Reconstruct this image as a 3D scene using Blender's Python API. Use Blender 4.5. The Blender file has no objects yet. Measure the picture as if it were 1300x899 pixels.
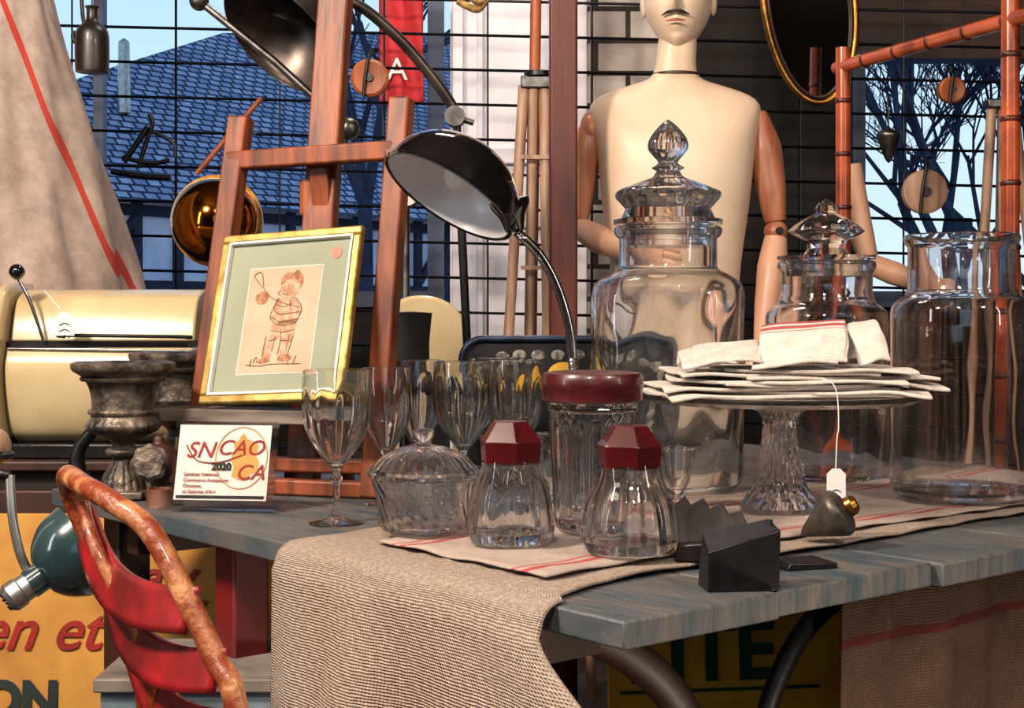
import bpy, bmesh, math, random
from math import sin, cos, pi, radians, sqrt, exp
from mathutils import Vector, Matrix
random.seed(7)
scene = bpy.context.scene
COL = scene.collection

# ------------------------------------------------------------------ materials
def H(h):
    h = h.lstrip('#'); r = []
    for i in (0, 2, 4):
        c = int(h[i:i+2], 16)/255
        r.append(c/12.92 if c <= .04045 else ((c+.055)/1.055)**2.4)
    return (r[0], r[1], r[2], 1)

def newmat(name):
    m = bpy.data.materials.new(name); m.use_nodes = True
    nt = m.node_tree
    return m, nt, nt.nodes['Principled BSDF']

def M(name, c1, c2=None, scale=8, rough=.5, metal=0, bump=0, stretch=(1, 1, 1), detail=5,
      lo=.35, hi=.65, coat=0, coord='Object', bscale=None):
    m, nt, b = newmat(name)
    N, L = nt.nodes, nt.links
    b.inputs['Roughness'].default_value = rough
    b.inputs['Metallic'].default_value = metal
    b.inputs['Coat Weight'].default_value = coat
    b.inputs['Coat Roughness'].default_value = .08
    if c2 is None: c2 = c1
    tc = N.new('ShaderNodeTexCoord'); mp = N.new('ShaderNodeMapping')
    mp.inputs['Scale'].default_value = stretch
    L.new(tc.outputs[coord], mp.inputs[0])
    no = N.new('ShaderNodeTexNoise'); no.inputs['Scale'].default_value = scale
    no.inputs['Detail'].default_value = detail
    L.new(mp.outputs[0], no.inputs['Vector'])
    cr = N.new('ShaderNodeValToRGB')
    cr.color_ramp.elements[0].position = lo; cr.color_ramp.elements[0].color = H(c1)
    cr.color_ramp.elements[1].position = hi; cr.color_ramp.elements[1].color = H(c2)
    L.new(no.outputs[0], cr.inputs[0]); L.new(cr.outputs[0], b.inputs['Base Color'])
    if bump:
        n2 = no
        if bscale:
            n2 = N.new('ShaderNodeTexNoise'); n2.inputs['Scale'].default_value = bscale
            n2.inputs['Detail'].default_value = 6
            L.new(mp.outputs[0], n2.inputs['Vector'])
        bp = N.new('ShaderNodeBump'); bp.inputs['Strength'].default_value = bump
        bp.inputs['Distance'].default_value = .01
        L.new(n2.outputs[0], bp.inputs['Height']); L.new(bp.outputs[0], b.inputs['Normal'])
    return m

def glassmat(name, col='#ffffff', ior=1.5, mix=.1, rough=0.0):
    m, nt, b = newmat(name)
    N, L = nt.nodes, nt.links
    b.inputs['Base Color'].default_value = H(col)
    b.inputs['Roughness'].default_value = rough
    b.inputs['Transmission Weight'].default_value = 1
    b.inputs['IOR'].default_value = ior
    t = N.new('ShaderNodeBsdfTransparent'); mx = N.new('ShaderNodeMixShader')
    t.inputs[0].default_value = H(col)
    mx.inputs[0].default_value = mix
    L.new(b.outputs[0], mx.inputs[1]); L.new(t.outputs[0], mx.inputs[2])
    L.new(mx.outputs[0], N['Material Output'].inputs[0])
    return m

def weave(name, c1, c2, period=.004, rough=.95, bump=.6, stripes=None, stripecol='#a03030', blot=6, amp=.5, dist=4.5):
    """woven cloth; uses metric UVs. stripes: list of (v_centre, halfwidth)"""
    m, nt, b = newmat(name)
    N, L = nt.nodes, nt.links
    b.inputs['Roughness'].default_value = rough
    b.inputs['Specular IOR Level'].default_value = .1
    tc = N.new('ShaderNodeTexCoord')
    waves = []
    for d in ('X', 'Y'):
        w = N.new('ShaderNodeTexWave'); w.bands_direction = d
        w.inputs['Scale'].default_value = .314/period
        w.inputs['Distortion'].default_value = dist; w.inputs['Detail'].default_value = 4
        w.inputs['Detail Scale'].default_value = .8
        L.new(tc.outputs['UV'], w.inputs['Vector']); waves.append(w)
    add = N.new('ShaderNodeMath'); add.operation = 'ADD'
    L.new(waves[0].outputs['Fac'], add.inputs[0]); L.new(waves[1].outputs['Fac'], add.inputs[1])
    no = N.new('ShaderNodeTexNoise'); no.inputs['Scale'].default_value = blot; no.inputs['Detail'].default_value = 10
    no.inputs['Roughness'].default_value = .7
    L.new(tc.outputs['UV'], no.inputs['Vector'])
    ma = N.new('ShaderNodeMath'); ma.operation = 'MULTIPLY_ADD'
    L.new(add.outputs[0], ma.inputs[0]); ma.inputs[1].default_value = amp*.5
    L.new(no.outputs[0], ma.inputs[2])
    mr = N.new('ShaderNodeMapRange'); mr.inputs[1].default_value = .4; mr.inputs[2].default_value = .6+amp
    L.new(ma.outputs[0], mr.inputs[0])
    mx = N.new('ShaderNodeMix'); mx.data_type = 'RGBA'
    mx.inputs[6].default_value = H(c1); mx.inputs[7].default_value = H(c2)
    L.new(mr.outputs[0], mx.inputs[0])
    out = mx.outputs[2]
    if stripes:
        sp = N.new('ShaderNodeSeparateXYZ'); L.new(tc.outputs['UV'], sp.inputs[0])
        acc = None
        for (c, hw) in stripes:
            cmp = N.new('ShaderNodeMath'); cmp.operation = 'COMPARE'
            cmp.inputs[1].default_value = c; cmp.inputs[2].default_value = hw
            L.new(sp.outputs['Y'], cmp.inputs[0])
            if acc is None: acc = cmp
            else:
                a = N.new('ShaderNodeMath'); a.operation = 'MAXIMUM'
                L.new(acc.outputs[0], a.inputs[0]); L.new(cmp.outputs[0], a.inputs[1]); acc = a
        sc = N.new('ShaderNodeMath'); sc.operation = 'MULTIPLY'; sc.inputs[1].default_value = .85
        L.new(acc.outputs[0], sc.inputs[0])
        m2 = N.new('ShaderNodeMix'); m2.data_type = 'RGBA'
        L.new(sc.outputs[0], m2.inputs[0]); L.new(out, m2.inputs[6]); m2.inputs[7].default_value = H(stripecol)
        out = m2.outputs[2]
    L.new(out, b.inputs['Base Color'])
    bp = N.new('ShaderNodeBump'); bp.inputs['Strength'].default_value = bump; bp.inputs['Distance'].default_value = .002
    L.new(add.outputs[0], bp.inputs['Height']); L.new(bp.outputs[0], b.inputs['Normal'])
    return m

def brickmat(name, c1, c2, mort, w, h, ms=.01, rough=.9, bump=.6, plane='XZ', nmix=.5):
    m, nt, b = newmat(name)
    N, L = nt.nodes, nt.links
    b.inputs['Roughness'].default_value = rough
    tc = N.new('ShaderNodeTexCoord'); sp = N.new('ShaderNodeSeparateXYZ'); cb = N.new('ShaderNodeCombineXYZ')
    L.new(tc.outputs['Object'], sp.inputs[0])
    L.new(sp.outputs[plane[0]], cb.inputs[0]); L.new(sp.outputs[plane[1]], cb.inputs[1])
    br = N.new('ShaderNodeTexBrick')
    br.inputs['Scale'].default_value = 1; br.inputs['Brick Width'].default_value = w
    br.inputs['Row Height'].default_value = h; br.inputs['Mortar Size'].default_value = ms
    br.inputs['Color1'].default_value = H(c1); br.inputs['Color2'].default_value = H(c2); br.inputs['Mortar'].default_value = H(mort)
    L.new(cb.outputs[0], br.inputs['Vector'])
    no = N.new('ShaderNodeTexNoise'); no.inputs['Scale'].default_value = 9; no.inputs['Detail'].default_value = 8
    L.new(tc.outputs['Object'], no.inputs['Vector'])
    mr = N.new('ShaderNodeMapRange'); mr.inputs[1].default_value = .3; mr.inputs[2].default_value = .65; mr.inputs[3].default_value = .35
    L.new(no.outputs['Fac'], mr.inputs[0])
    mx = N.new('ShaderNodeMix'); mx.data_type = 'RGBA'; mx.blend_type = 'MULTIPLY'; mx.inputs[0].default_value = nmix
    L.new(br.outputs['Color'], mx.inputs[6]); L.new(mr.outputs[0], mx.inputs[7])
    L.new(mx.outputs[2], b.inputs['Base Color'])
    bp = N.new('ShaderNodeBump'); bp.inputs['Strength'].default_value = bump; bp.inputs['Distance'].default_value = .02
    iv = N.new('ShaderNodeMath'); iv.operation = 'SUBTRACT'; iv.inputs[0].default_value = 1
    L.new(br.outputs['Fac'], iv.inputs[1]); L.new(iv.outputs[0], bp.inputs['Height']); L.new(bp.outputs[0], b.inputs['Normal'])
    return m

GL = glassmat('clear_glass', '#ffffff', 1.5, .05)
GL2 = glassmat('clear_glass_jar', '#ffffff', 1.48, .1)
ACR = glassmat('acrylic', '#ffffff', 1.3, .6)
RED = M('red_plastic', '#3a080b', '#4c0c10', 20, .28, coat=.35)
REDLID = M('red_bakelite', '#4e0e12', '#35090c', 30, .35, coat=.3)
CHROME = M('chrome', '#c9c9cc', '#a8a8ad', 30, .16, 1)
STEEL = M('aged_steel', '#7d7c7a', '#4c4a48', 30, .38, 1)
BLACKGLOSS = M('black_enamel', '#070708', '#0d0c0e', 10, .09, coat=1)
BLACK = M('black_iron', '#0c0b0d', '#19161a', 40, .38, .3, bump=.15)
BLACKM = M('black_felt', '#0c0c10', '#16161c', 40, .8)
WHITEIN = M('white_enamel', '#f4f3f6', '#e4e3e8', 10, .3)
DARKSHADE = M('grey_shade_metal', '#5c524c', '#332c2a', 14, .35, .7, bump=.1)
EASEL = M('easel_wood', '#8c4522', '#4c220f', 7, .5, bump=.2, stretch=(6, 6, .6))
TRAYW = M('weathered_ledge_wood', '#7c7068', '#3a2e28', 9, .75, bump=.4, stretch=(.6, 4, 4))
POST = M('red_brown_wood', '#6a2a1a', '#43170e', 5, .45, bump=.1, stretch=(6, 6, .5))
BAMBOO = M('bamboo', '#b34f22', '#72290f', 10, .25, bump=.05, coat=.5)
BAMBOON = M('bamboo_node', '#4e1a0c', '#35110a', 10, .4)
PALEWOOD = M('pale_wood', '#b4927a', '#82604a', 7, .5, bump=.1, stretch=(5, 5, .6))
ORWOOD = M('orange_wood', '#a3552a', '#7a3c1a', 7, .5, stretch=(5, 5, .6))
TABLE = M('painted_plank', '#3b474f', '#635b56', 6, .55, bump=.45, stretch=(4, 1, 1), bscale=22, lo=.35, hi=.7)
TABLE2 = M('painted_plank_worn', '#35434c', '#6b615a', 7, .55, bump=.45, stretch=(4, 1, 1), bscale=22, lo=.38, hi=.72)
RUSTP = M('rusty_orange_paint', '#7c3213', '#c98e5c', 26, .4, bump=.35, lo=.48, hi=.74, detail=10, bscale=90, coat=.3)
REDBAND = M('red_painted_slat', '#9c181a', '#5c1112', 14, .4, bump=.2, coat=.2)
CREAM = M('cream_enamel', '#c6b48c', '#b09b74', 5, .22, coat=.6)
CAST = M('cast_iron_grey', '#332e2a', '#8f8072', 26, .45, .55, bump=.5, lo=.4, hi=.72, bscale=60, detail=9)
STONE = M('worn_zinc', '#5f5851', '#36312d', 40, .42, .6)
MANNY = M('mannequin_skin', '#e8d4bd', '#d6b99e', 4, .42, bump=.04)
MANWOOD = M('mannequin_arm_wood', '#8a4c32', '#b87c5c', 6, .4, stretch=(4, 4, .7))
MANPALE = M('mannequin_pale_arm', '#dcae90', '#c08e72', 5, .4)
HAIR = M('painted_hair', '#1c1512', '#2c211c', 20, .5)
GOLD = M('gilt', '#b8873c', '#805424', 30, .28, .9)
PALEGOLD = M('pale_gilt_frame', '#b89d58', '#866930', 40, .4, .5, bump=.1)
BRASS = M('polished_brass', '#d28a2a', '#a65e18', 9, .08, 1)
MATG = M('picture_mat_green', '#8c917e', '#848977', 6, .9)
PAPER = M('aged_paper', '#bfa48e', '#b0937c', 10, .9)
SEPIA = M('sepia_ink', '#8a5a3e', '#5d3824', 90, .9)
SEPIAL = M('sepia_wash', '#bd9c84', '#a0785c', 70, .9, lo=.42, hi=.58)
WHITE = M('white_card', '#dedbd6', '#d2cec8', 10, .6)
INK = M('ink_black', '#1b1a1a', None, 10, .8)
ORANGE = M('orange_ink', '#d99a56', '#c98440', 20, .8)
DRED = M('dark_red_ink', '#8c1c12', None, 10, .7)
YEL = M('yellow_sign_paint', '#cf9740', '#a87030', 9, .6, bump=.2, lo=.35, hi=.75)
YELG = M('yellow_poster', '#e8b62c', '#c48e1e', 9, .6)
GREEN = M('green_letter_paint', '#0f4a2c', '#0b3a24', 10, .5)
SREDT = M('red_letter_paint', '#a32018', '#7f1812', 10, .5)
DLET = M('dark_letter_paint', '#1a2a2a', None, 9, .6)
TEAL = M('teal_enamel', '#33484b', '#22363a', 6, .2, .1, coat=.8)
ALU = M('aluminium', '#b5b4b2', '#8e8d8b', 20, .35, .9)
WDOOR = M('white_door_paint', '#e2e0e8', '#d2d0da', 6, .55)
WFR = M('window_frame', '#39486a', '#2b3650', 8, .5)
DWALL = M('dark_wall', '#1a120f', '#110c0a', 5, .8)
BWALL = M('dark_brown_boards', '#3a2118', '#24140f', 8, .6, stretch=(.5, 1, 8))
PLASTER = M('wall_plaster', '#54463d', '#44372f', 4, .9, bump=.1)
FRONTW = M('front_wall_paint', '#2c2420', '#1f1916', 4, .9)
CEIL = M('ceiling_paint', '#4e443d', '#40372f', 4, .9)
FLOORM = M('floor_concrete', '#3c332e', '#28211e', 6, .8, bump=.2)
BLOCK = brickmat('concrete_block', '#b8aea7', '#8b817a', '#2e2521', .20, .1, .008, bump=1, nmix=.7)
BRN = M('brown_wood_dark', '#42241a', '#261510', 6, .5, stretch=(2, 2, .6))
MIRROR = M('mirror_glass', '#cfcac6', None, 5, .03, 1)
REDOBJ = M('red_leg_paint', '#6c1012', '#500c0e', 9, .5)
BLUEBOX = M('grey_blue_box', '#76868f', '#5f7079', 9, .6)
LIGHTSTR = M('pale_stripe', '#b9c4c4', '#a2afb0', 9, .6)
CRIM = M('crate_rim', '#6c6460', '#8a7e76', 20, .6)
TRAYRIM = M('tray_rim', '#30405a', '#1d2636', 20, .3, .4)
WIREM = M('wire_black', '#101016', None, 10, .4, .5)
TAG = M('tag_paper', '#dcd8d6', None, 10, .8)
STRING = M('white_string', '#e6e2dc', None, 10, .9)

# ------------------------------------------------------------------ builders
def cr(pts, n=6, closed=False):
    P = [Vector(p) for p in pts]; out = []; L = len(P)
    rng = range(L if closed else L-1)
    for i in rng:
        if closed: a, b, c, d = P[(i-1) % L], P[i], P[(i+1) % L], P[(i+2) % L]
        else: a, b, c, d = P[max(i-1, 0)], P[i], P[i+1], P[min(i+2, L-1)]
        for j in range(n):
            t = j/n
            out.append(.5*((2*b)+(c-a)*t+(2*a-5*b+4*c-d)*t*t+(3*b-a-3*c+d)*t**3))
    if not closed: out.append(P[-1])
    return out

def cr2(pts, n=4):
    return [(max(p.x, 0), p.y) for p in cr([(a, b, 0) for a, b in pts], n)]

class G:
    def __init__(s, name, loc=(0, 0, 0), k=1.0, rot=(0, 0, 0), mat=None):
        e = bpy.data.objects.new(name, None); e.empty_display_size = .05
        COL.objects.link(e); s.e = e; s.k = k; s.n = 0
        if mat is not None: e.matrix_world = mat
        else:
            e.location = loc; e.rotation_euler = rot
    def mesh(s, name, vs, fs, m, ang=35, bevel=0, solid=0, sub=0, merge=True, uvs=None, flip=False):
        me = bpy.data.meshes.new(name)
        me.from_pydata([tuple(c*s.k for c in v) for v in vs], [], fs)
        if uvs is not None:
            uv = me.uv_layers.new(name='UVMap')
            for lp in me.loops: uv.data[lp.index].uv = uvs[lp.vertex_index]
        if merge:
            bm = bmesh.new(); bm.from_mesh(me)
            bmesh.ops.remove_doubles(bm, verts=bm.verts, dist=2e-5)
            bmesh.ops.recalc_face_normals(bm, faces=bm.faces)
            bm.to_mesh(me); bm.free()
        for p in me.polygons: p.use_smooth = ang > 0
        if ang > 0: me.set_sharp_from_angle(angle=radians(ang))
        me.materials.append(m)
        o = bpy.data.objects.new(name, me); COL.objects.link(o); o.parent = s.e
        if solid:
            md = o.modifiers.new('s', 'SOLIDIFY'); md.thickness = solid*s.k; md.offset = 0
        if bevel:
            md = o.modifiers.new('b', 'BEVEL'); md.width = bevel*s.k; md.segments = 2; md.limit_method = 'ANGLE'
        if sub:
            md = o.modifiers.new('d', 'SUBSURF'); md.levels = sub; md.render_levels = sub
        return o
    def lathe(s, name, prof, m, n=48, mod=None, c=(0, 0, 0), axis=None, ang=35, **kw):
        vs = []; fs = []; L = len(prof)
        if axis is not None:
            q = Vector((0, 0, 1)).rotation_difference(Vector(axis).normalized())
        for j in range(n):
            th = 2*pi*j/n
            for i, (r, z) in enumerate(prof):
                f = mod(th, i, r, z) if mod else 1
                v = Vector((r*f*cos(th), r*f*sin(th), z))
                if axis is not None: v = q @ v
                vs.append(v+Vector(c))
        for j in range(n):
            k = (j+1) % n
            for i in range(L-1):
                fs.append((j*L+i, k*L+i, k*L+i+1, j*L+i+1))
        return s.mesh(name, vs, fs, m, ang, **kw)
    def box(s, name, c, d, m, bevel=0, R=None, **kw):
        vs = []
        for x in (-.5, .5):
            for y in (-.5, .5):
                for z in (-.5, .5):
                    v = Vector((x*d[0], y*d[1], z*d[2]))
                    if R is not None: v = R @ v
                    vs.append(v+Vector(c))
        fs = [(0, 1, 3, 2), (4, 6, 7, 5), (0, 4, 5, 1), (2, 3, 7, 6), (0, 2, 6, 4), (1, 5, 7, 3)]
        return s.mesh(name, vs, fs, m, 30, bevel=bevel, **kw)
    def beam(s, name, p, q, w, d, m, bevel=0, up=(0, 1, 0)):
        p, q = Vector(p), Vector(q); z = (q-p).normalized(); y = Vector(up); x = y.cross(z).normalized(); y = z.cross(x)
        R = Matrix((x, y, z)).transposed()
        return s.box(name, (p+q)/2, (w, d, (q-p).length), m, bevel, R)
    def tube(s, name, pts, rad, m, n=12, sm=6, closed=False, flat=1.0, ribs=0, cap=True, up=None):
        if sm > 1: P = cr(pts, sm, closed)
        else: P = [Vector(p) for p in pts]
        L = len(P)
        if isinstance(rad, (int, float)): rr = [rad]*L
        else:
            rr = []
            for i in range(L):
                t = i/(L-1)*(len(rad)-1); a = int(min(t, len(rad)-2)); f = t-a
                rr.append(rad[a]*(1-f)+rad[a+1]*f)
        if ribs:
            rr = [r*(1+(ribs if i % 2 else -ribs)) for i, r in enumerate(rr)]
        vs = []; fs = []; nrm = None
        for i in range(L):
            if closed: t = P[(i+1) % L]-P[(i-1) % L]
            else: t = P[min(i+1, L-1)]-P[max(i-1, 0)]
            t.normalize()
            if nrm is None:
                a = Vector(up) if up else (Vector((0, 0, 1)) if abs(t.z) < .9 else Vector((0, 1, 0)))
                nrm = (a-t*a.dot(t)).normalized()
            else: nrm = (nrm-t*nrm.dot(t)).normalized()
            bn = t.cross(nrm)
            for j in range(n):
                th = 2*pi*j/n
                vs.append(P[i]+rr[i]*(nrm*cos(th)+bn*sin(th)*flat))
        R = L if closed else L-1
        for i in range(R):
            k = (i+1) % L
            for j in range(n):
                l = (j+1) % n
                fs.append((i*n+j, i*n+l, k*n+l, k*n+j))
        if not closed and cap:
            fs.append(tuple(range(n))); fs.append(tuple((L-1)*n+j for j in range(n))[::-1])
        return s.mesh(name, vs, fs, m, 50)
    def prism(s, name, poly, y0, y1, m, bevel=0, ang=30):
        n = len(poly)
        vs = [(x, y0, z) for x, z in poly]+[(x, y1, z) for x, z in poly]
        fs = [tuple(range(n)), tuple(range(2*n-1, n-1, -1))]
        for i in range(n): fs.append((i, (i+1) % n, n+(i+1) % n, n+i))
        return s.mesh(name, vs, fs, m, ang, bevel=bevel)
    def ball(s, name, c, r, m, sc=(1, 1, 1), n=24, fn=None):
        vs = []; fs = []; K = n//2
        for i in range(K+1):
            a = pi*i/K
            for j in range(n):
                b = 2*pi*j/n
                d = Vector((sin(a)*cos(b), sin(a)*sin(b), -cos(a)))
                v = Vector((d.x*sc[0], d.y*sc[1], d.z*sc[2]))*r
                if fn: v = fn(d, v)
                vs.append(v+Vector(c))
        for i in range(K):
            for j in range(n):
                l = (j+1) % n
                fs.append((i*n+j, i*n+l, (i+1)*n+l, (i+1)*n+j))
        return s.mesh(name, vs, fs, m, 60)
    def loft(s, name, rings, m, n=40, p=2.4, sub=0):
        vs = []; fs = []
        for (z, cx, cy, rx, ry) in rings:
            for j in range(n):
                a = 2*pi*j/n; c, q = cos(a), sin(a)
                vs.append((cx+rx*math.copysign(abs(c)**(2/p), c), cy+ry*math.copysign(abs(q)**(2/p), q), z))
        for i in range(len(rings)-1):
            for j in range(n):
                l = (j+1) % n
                fs.append((i*n+j, i*n+l, (i+1)*n+l, (i+1)*n+j))
        fs.append(tuple(range(n))[::-1]); fs.append(tuple((len(rings)-1)*n+j for j in range(n)))
        return s.mesh(name, vs, fs, m, 60, sub=sub)
    def grid(s, name, nu, nv, fn, m, solid=0, uv=None, sub=0, ang=60):
        vs = []; uvs = []
        for i in range(nu+1):
            for j in range(nv+1):
                vs.append(fn(i/nu, j/nv)); uvs.append(uv(i/nu, j/nv) if uv else (i/nu, j/nv))
        fs = [(i*(nv+1)+j, (i+1)*(nv+1)+j, (i+1)*(nv+1)+j+1, i*(nv+1)+j+1) for i in range(nu) for j in range(nv)]
        return s.mesh(name, vs, fs, m, ang, solid=solid, merge=False, uvs=uvs, sub=sub)
    def text(s, name, body, loc, size, m, rot=(pi/2, 0, 0), shear=0, ext=.0004, sx=1, off=0):
        cu = bpy.data.curves.new(name, 'FONT'); cu.body = body; cu.size = size*s.k
        cu.shear = shear; cu.extrude = ext; cu.offset = off*s.k
        cu.materials.append(m)
        o = bpy.data.objects.new(name, cu); COL.objects.link(o); o.parent = s.e
        o.location = tuple(c*s.k for c in loc); o.rotation_euler = rot; o.scale = (sx, 1, 1)
        return o

def shell(outer, t, tb):
    inner = [(max(r-t, 0), z) for r, z in outer if z > tb and r > t]
    return outer+inner[::-1]+[(max(inner[0][0]*.6, 0), tb*1.0), (0, tb)]

def ngon(k, ph=0):
    return lambda th: cos(pi/k)/cos(((th+ph) % (2*pi/k))-pi/k)

# ------------------------------------------------------------------ camera
cam = bpy.data.cameras.new('camera'); co = bpy.data.objects.new('camera', cam); COL.objects.link(co)
co.location = (0, 0, 1.05); co.rotation_euler = (pi/2, 0, 0)
cam.sensor_width = 36; cam.lens = 36*1850/1300; cam.shift_y = -49.5/1300; cam.clip_end = 200
scene.camera = co
scene.view_settings.view_transform = 'Standard'
scene.view_settings.look = 'None'

# ------------------------------------------------------------------ world + lights
w = bpy.data.worlds.new('world'); scene.world = w; w.use_nodes = True
nt = w.node_tree; N = nt.nodes; L = nt.links
bg = N['Background']; tc = N.new('ShaderNodeTexCoord'); sp = N.new('ShaderNodeSeparateXYZ')
L.new(tc.outputs['Generated'], sp.inputs[0])
rp = N.new('ShaderNodeValToRGB'); e = rp.color_ramp.elements
e[0].position = 0; e[0].color = H('#cfe4f6'); e[1].position = .6; e[1].color = H('#6ea0e0')
x = e.new(.2); x.color = H('#b4d8f6')
L.new(sp.outputs['Z'], rp.inputs[0]); L.new(rp.outputs[0], bg.inputs[0]); bg.inputs[1].default_value = 1.25

def area(name, loc, tgt, size, power, col, sy=None):
    l = bpy.data.lights.new(name, 'AREA'); l.energy = power; l.color = col; l.size = size
    if sy: l.shape = 'RECTANGLE'; l.size_y = sy
    o = bpy.data.objects.new(name, l); COL.objects.link(o); o.location = loc
    o.rotation_euler = (Vector(tgt)-Vector(loc)).to_track_quat('-Z', 'Y').to_euler()
    return o
area('ceiling_lamp_warm', (-1.5, .9, 2.5), (.25, 2.9, 1.0), .30, 108, (1, .82, .65))
area('sparkle_fill_right', (1.5, .3, 2.6), (.3, 2.4, .8), .25, 38, (1, .83, .68))  # added small light from the right for sparkle in the glass
area('sparkle_fill_front', (-.3, -.3, 2.75), (.0, 2.0, .75), .25, 44, (1, .85, .72))  # added fill, brightens the table front and gives glass highlights
area('back_wall_fill', (-.1, 3.3, 2.85), (.3, 4.5, 1.4), .4, 22, (1, .88, .78))  # added fill aimed at the pillar and back wall, no real fitting
area('streak_light_left', (-2.2, 1.0, 1.5), (.2, 2.2, .9), .12, 10, (.9, .95, 1), 1.3)  # added tall strip of light for streak highlights on the glass
area('streak_light_right', (2.2, .7, 1.6), (.4, 2.2, .9), .10, 8, (1, .93, .85), 1.2)  # matching added strip on the right, also for glass streaks
area('sign_fill', (.75, 1.15, .25), (.3, 2.35, .5), .15, 6, (1, .85, .65))  # added low fill that lifts the dark sign under the table

# ------------------------------------------------------------------ room shell
def wallbox(name, c, d, m):
    g = bpy.data.meshes.new(name)
    x, y, z = d[0]/2, d[1]/2, d[2]/2
    vs = [(a*x, b*y, e_*z) for a in (-1, 1) for b in (-1, 1) for e_ in (-1, 1)]
    g.from_pydata(vs, [], [(0, 1, 3, 2), (4, 6, 7, 5), (0, 4, 5, 1), (2, 3, 7, 6), (0, 2, 6, 4), (1, 5, 7, 3)])
    g.materials.append(m); o = bpy.data.objects.new(name, g); o.location = c; COL.objects.link(o); return o
wallbox('floor', (0, 1.5, -.05), (5.2, 6.3, .1), FLOORM)
wallbox('ceiling', (0, 1.5, 3.05), (5.2, 6.3, .1), CEIL)
wallbox('wall_left', (-2.55, 1.5, 1.5), (.1, 6.2, 3), PLASTER)
wallbox('wall_right', (2.55, 1.5, 1.5), (.1, 6.2, 3), DWALL)
# added unseen wall with an opening behind the viewer, darkens glass reflections
wf = G('added_front_wall', (0, -1.6, 0))
wf.box('left_part', (-1.65, 0, 1.5), (1.9, .1, 3), FRONTW)
wf.box('right_part', (1.65, 0, 1.5), (1.9, .1, 3), FRONTW)
wf.box('header', (0, 0, 2.6), (1.4, .1, .8), FRONTW)
wf.box('sill', (0, 0, .5), (1.4, .1, 1.0), FRONTW)
wb = G('wall_back', (0, 4.65, 0))
wb.box('sill_part', (-1.35, 0, .54), (2.3, .1, 1.08), DWALL)
wb.box('dark_part', (.77, 0, 1.5), (.62, .1, 3), DWALL)
wb.box('under_window', (1.42, 0, .54), (.7, .1, 1.08), DWALL)
wb.box('over_window', (1.42, 0, 2.43), (.7, .1, 1.14), BWALL)
wb.box('right_end', (2.13, 0, 1.5), (.75, .1, 3), DWALL)
pl = G('wall_pillar', (.36, 4.60, 0)); pl.box('blocks', (0, 0, 1.5), (.25, .16, 3), BLOCK)
dr = G('door_1', (.02, 4.6, 0))
dr.box('leaf', (0, .02, 1.5), (.43, .05, 3), WDOOR)
for xx, ww in ((-.19, .035), (-.12, .02), (.1, .02), (.19, .05)):
    dr.box('moulding', (xx, -.02, 1.5), (ww, .04, 3), WDOOR, bevel=.004)
for zz in (.5, 1.35, 1.55, 2.2):
    dr.box('rail', (-.01, -.018, zz), (.2, .03, .05), WDOOR, bevel=.004)
w1 = G('window_1', (-1.3, 4.6, 0))
for xx in (-1.1, .0, 1.06): w1.box('mullion', (xx, 0, 2.0), (.05 if xx else .03, .05, 1.9), WFR)
w1.box('bottom_rail', (0, 0, 1.1), (2.17, .06, .05), WFR)
w2 = G('reflected_window', (1.42, 4.6, 0))  # window from the mirror's reflection, built as a real opening behind the frame
for xx in (-.33, .33): w2.box('mullion', (xx, 0, 1.48), (.04, .05, .8), WFR)
w2.box('bottom_rail', (0, 0, 1.1), (.7, .06, .05), WFR)

# ------------------------------------------------------------------ outside
wallbox('ground', (0, 24, -.12), (80, 38, .1), M('asphalt', '#7a8090', '#6a7080', 3, .9))
ROOF = brickmat('roof_tiles', '#b4bacb', '#8890a6', '#2a3048', .20, .14, .022, plane='XY', nmix=.6)
A = Vector((-5.1, 16, 2.4)); ab = Vector((.648, .762, 0)); up = Vector((-.762*.766, .648*.766, .643))
Rm = Matrix((ab, up, ab.cross(up))).transposed().to_4x4(); Rm.translation = A
hs = G('house_roof', mat=Rm)
hs.mesh('roof', [(-1, 0, 0), (12, 0, 0), (12, 6.4, 0), (5.2, 4.6, 0), (2.2, 2.9, 0), (-1, 1, 0)], [(0, 1, 2, 3, 4, 5)], ROOF, merge=False)
hs.mesh('roof_far', [(-1, .05, -.05), (12, .05, -.05), (12, 6.4, -4), (-1, 4, -4)], [(0, 1, 2, 3)], ROOF, merge=False)
Rw = Matrix((ab, Vector((-.762, .648, 0)), Vector((0, 0, 1)))).transposed().to_4x4(); Rw.translation = A+Vector((-.3, .3, 0))
fc = G('timbered_house', mat=Rw)
FAC = M('blue_plaster', '#e8eaf4', '#c8cde0', 2, .9); TIM = M('facade_timber', '#2a2c40', '#1c1c2c', 5, .8)
fc.box('wall', (5, .1, -1.1), (13, .2, 2.3), FAC)
for i in range(22): fc.box('timber', (-1+i*.6, -.03, -1.1), (.12, .08, 2.2), TIM)
for zz in (-.1, -1.0, -1.9): fc.box('timber_h', (5, -.04, zz), (13, .08, .13), TIM)
for i in range(0, 20, 3): fc.beam('brace', (-1+i*.6, -.05, -.9), (-.4+i*.6, -.05, -.15), .1, .06, TIM)
ch = G('roof_vent_pipe', (-4.9, 18.4, 3.6)); ch.lathe('pipe', [(0, 0), (.09, 0), (.07, .9), (0, .95)], ALU, 12)
hb = G('neighbour_house', (11, 20, 0))
hb.box('walls', (0, 0, 1.2), (6, 3, 2.6), M('dusk_wall', '#8091b4', '#56688e', 1.2, .9))
RF2 = M('far_roof', '#67748f', '#444f6c', 3, .9)
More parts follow.
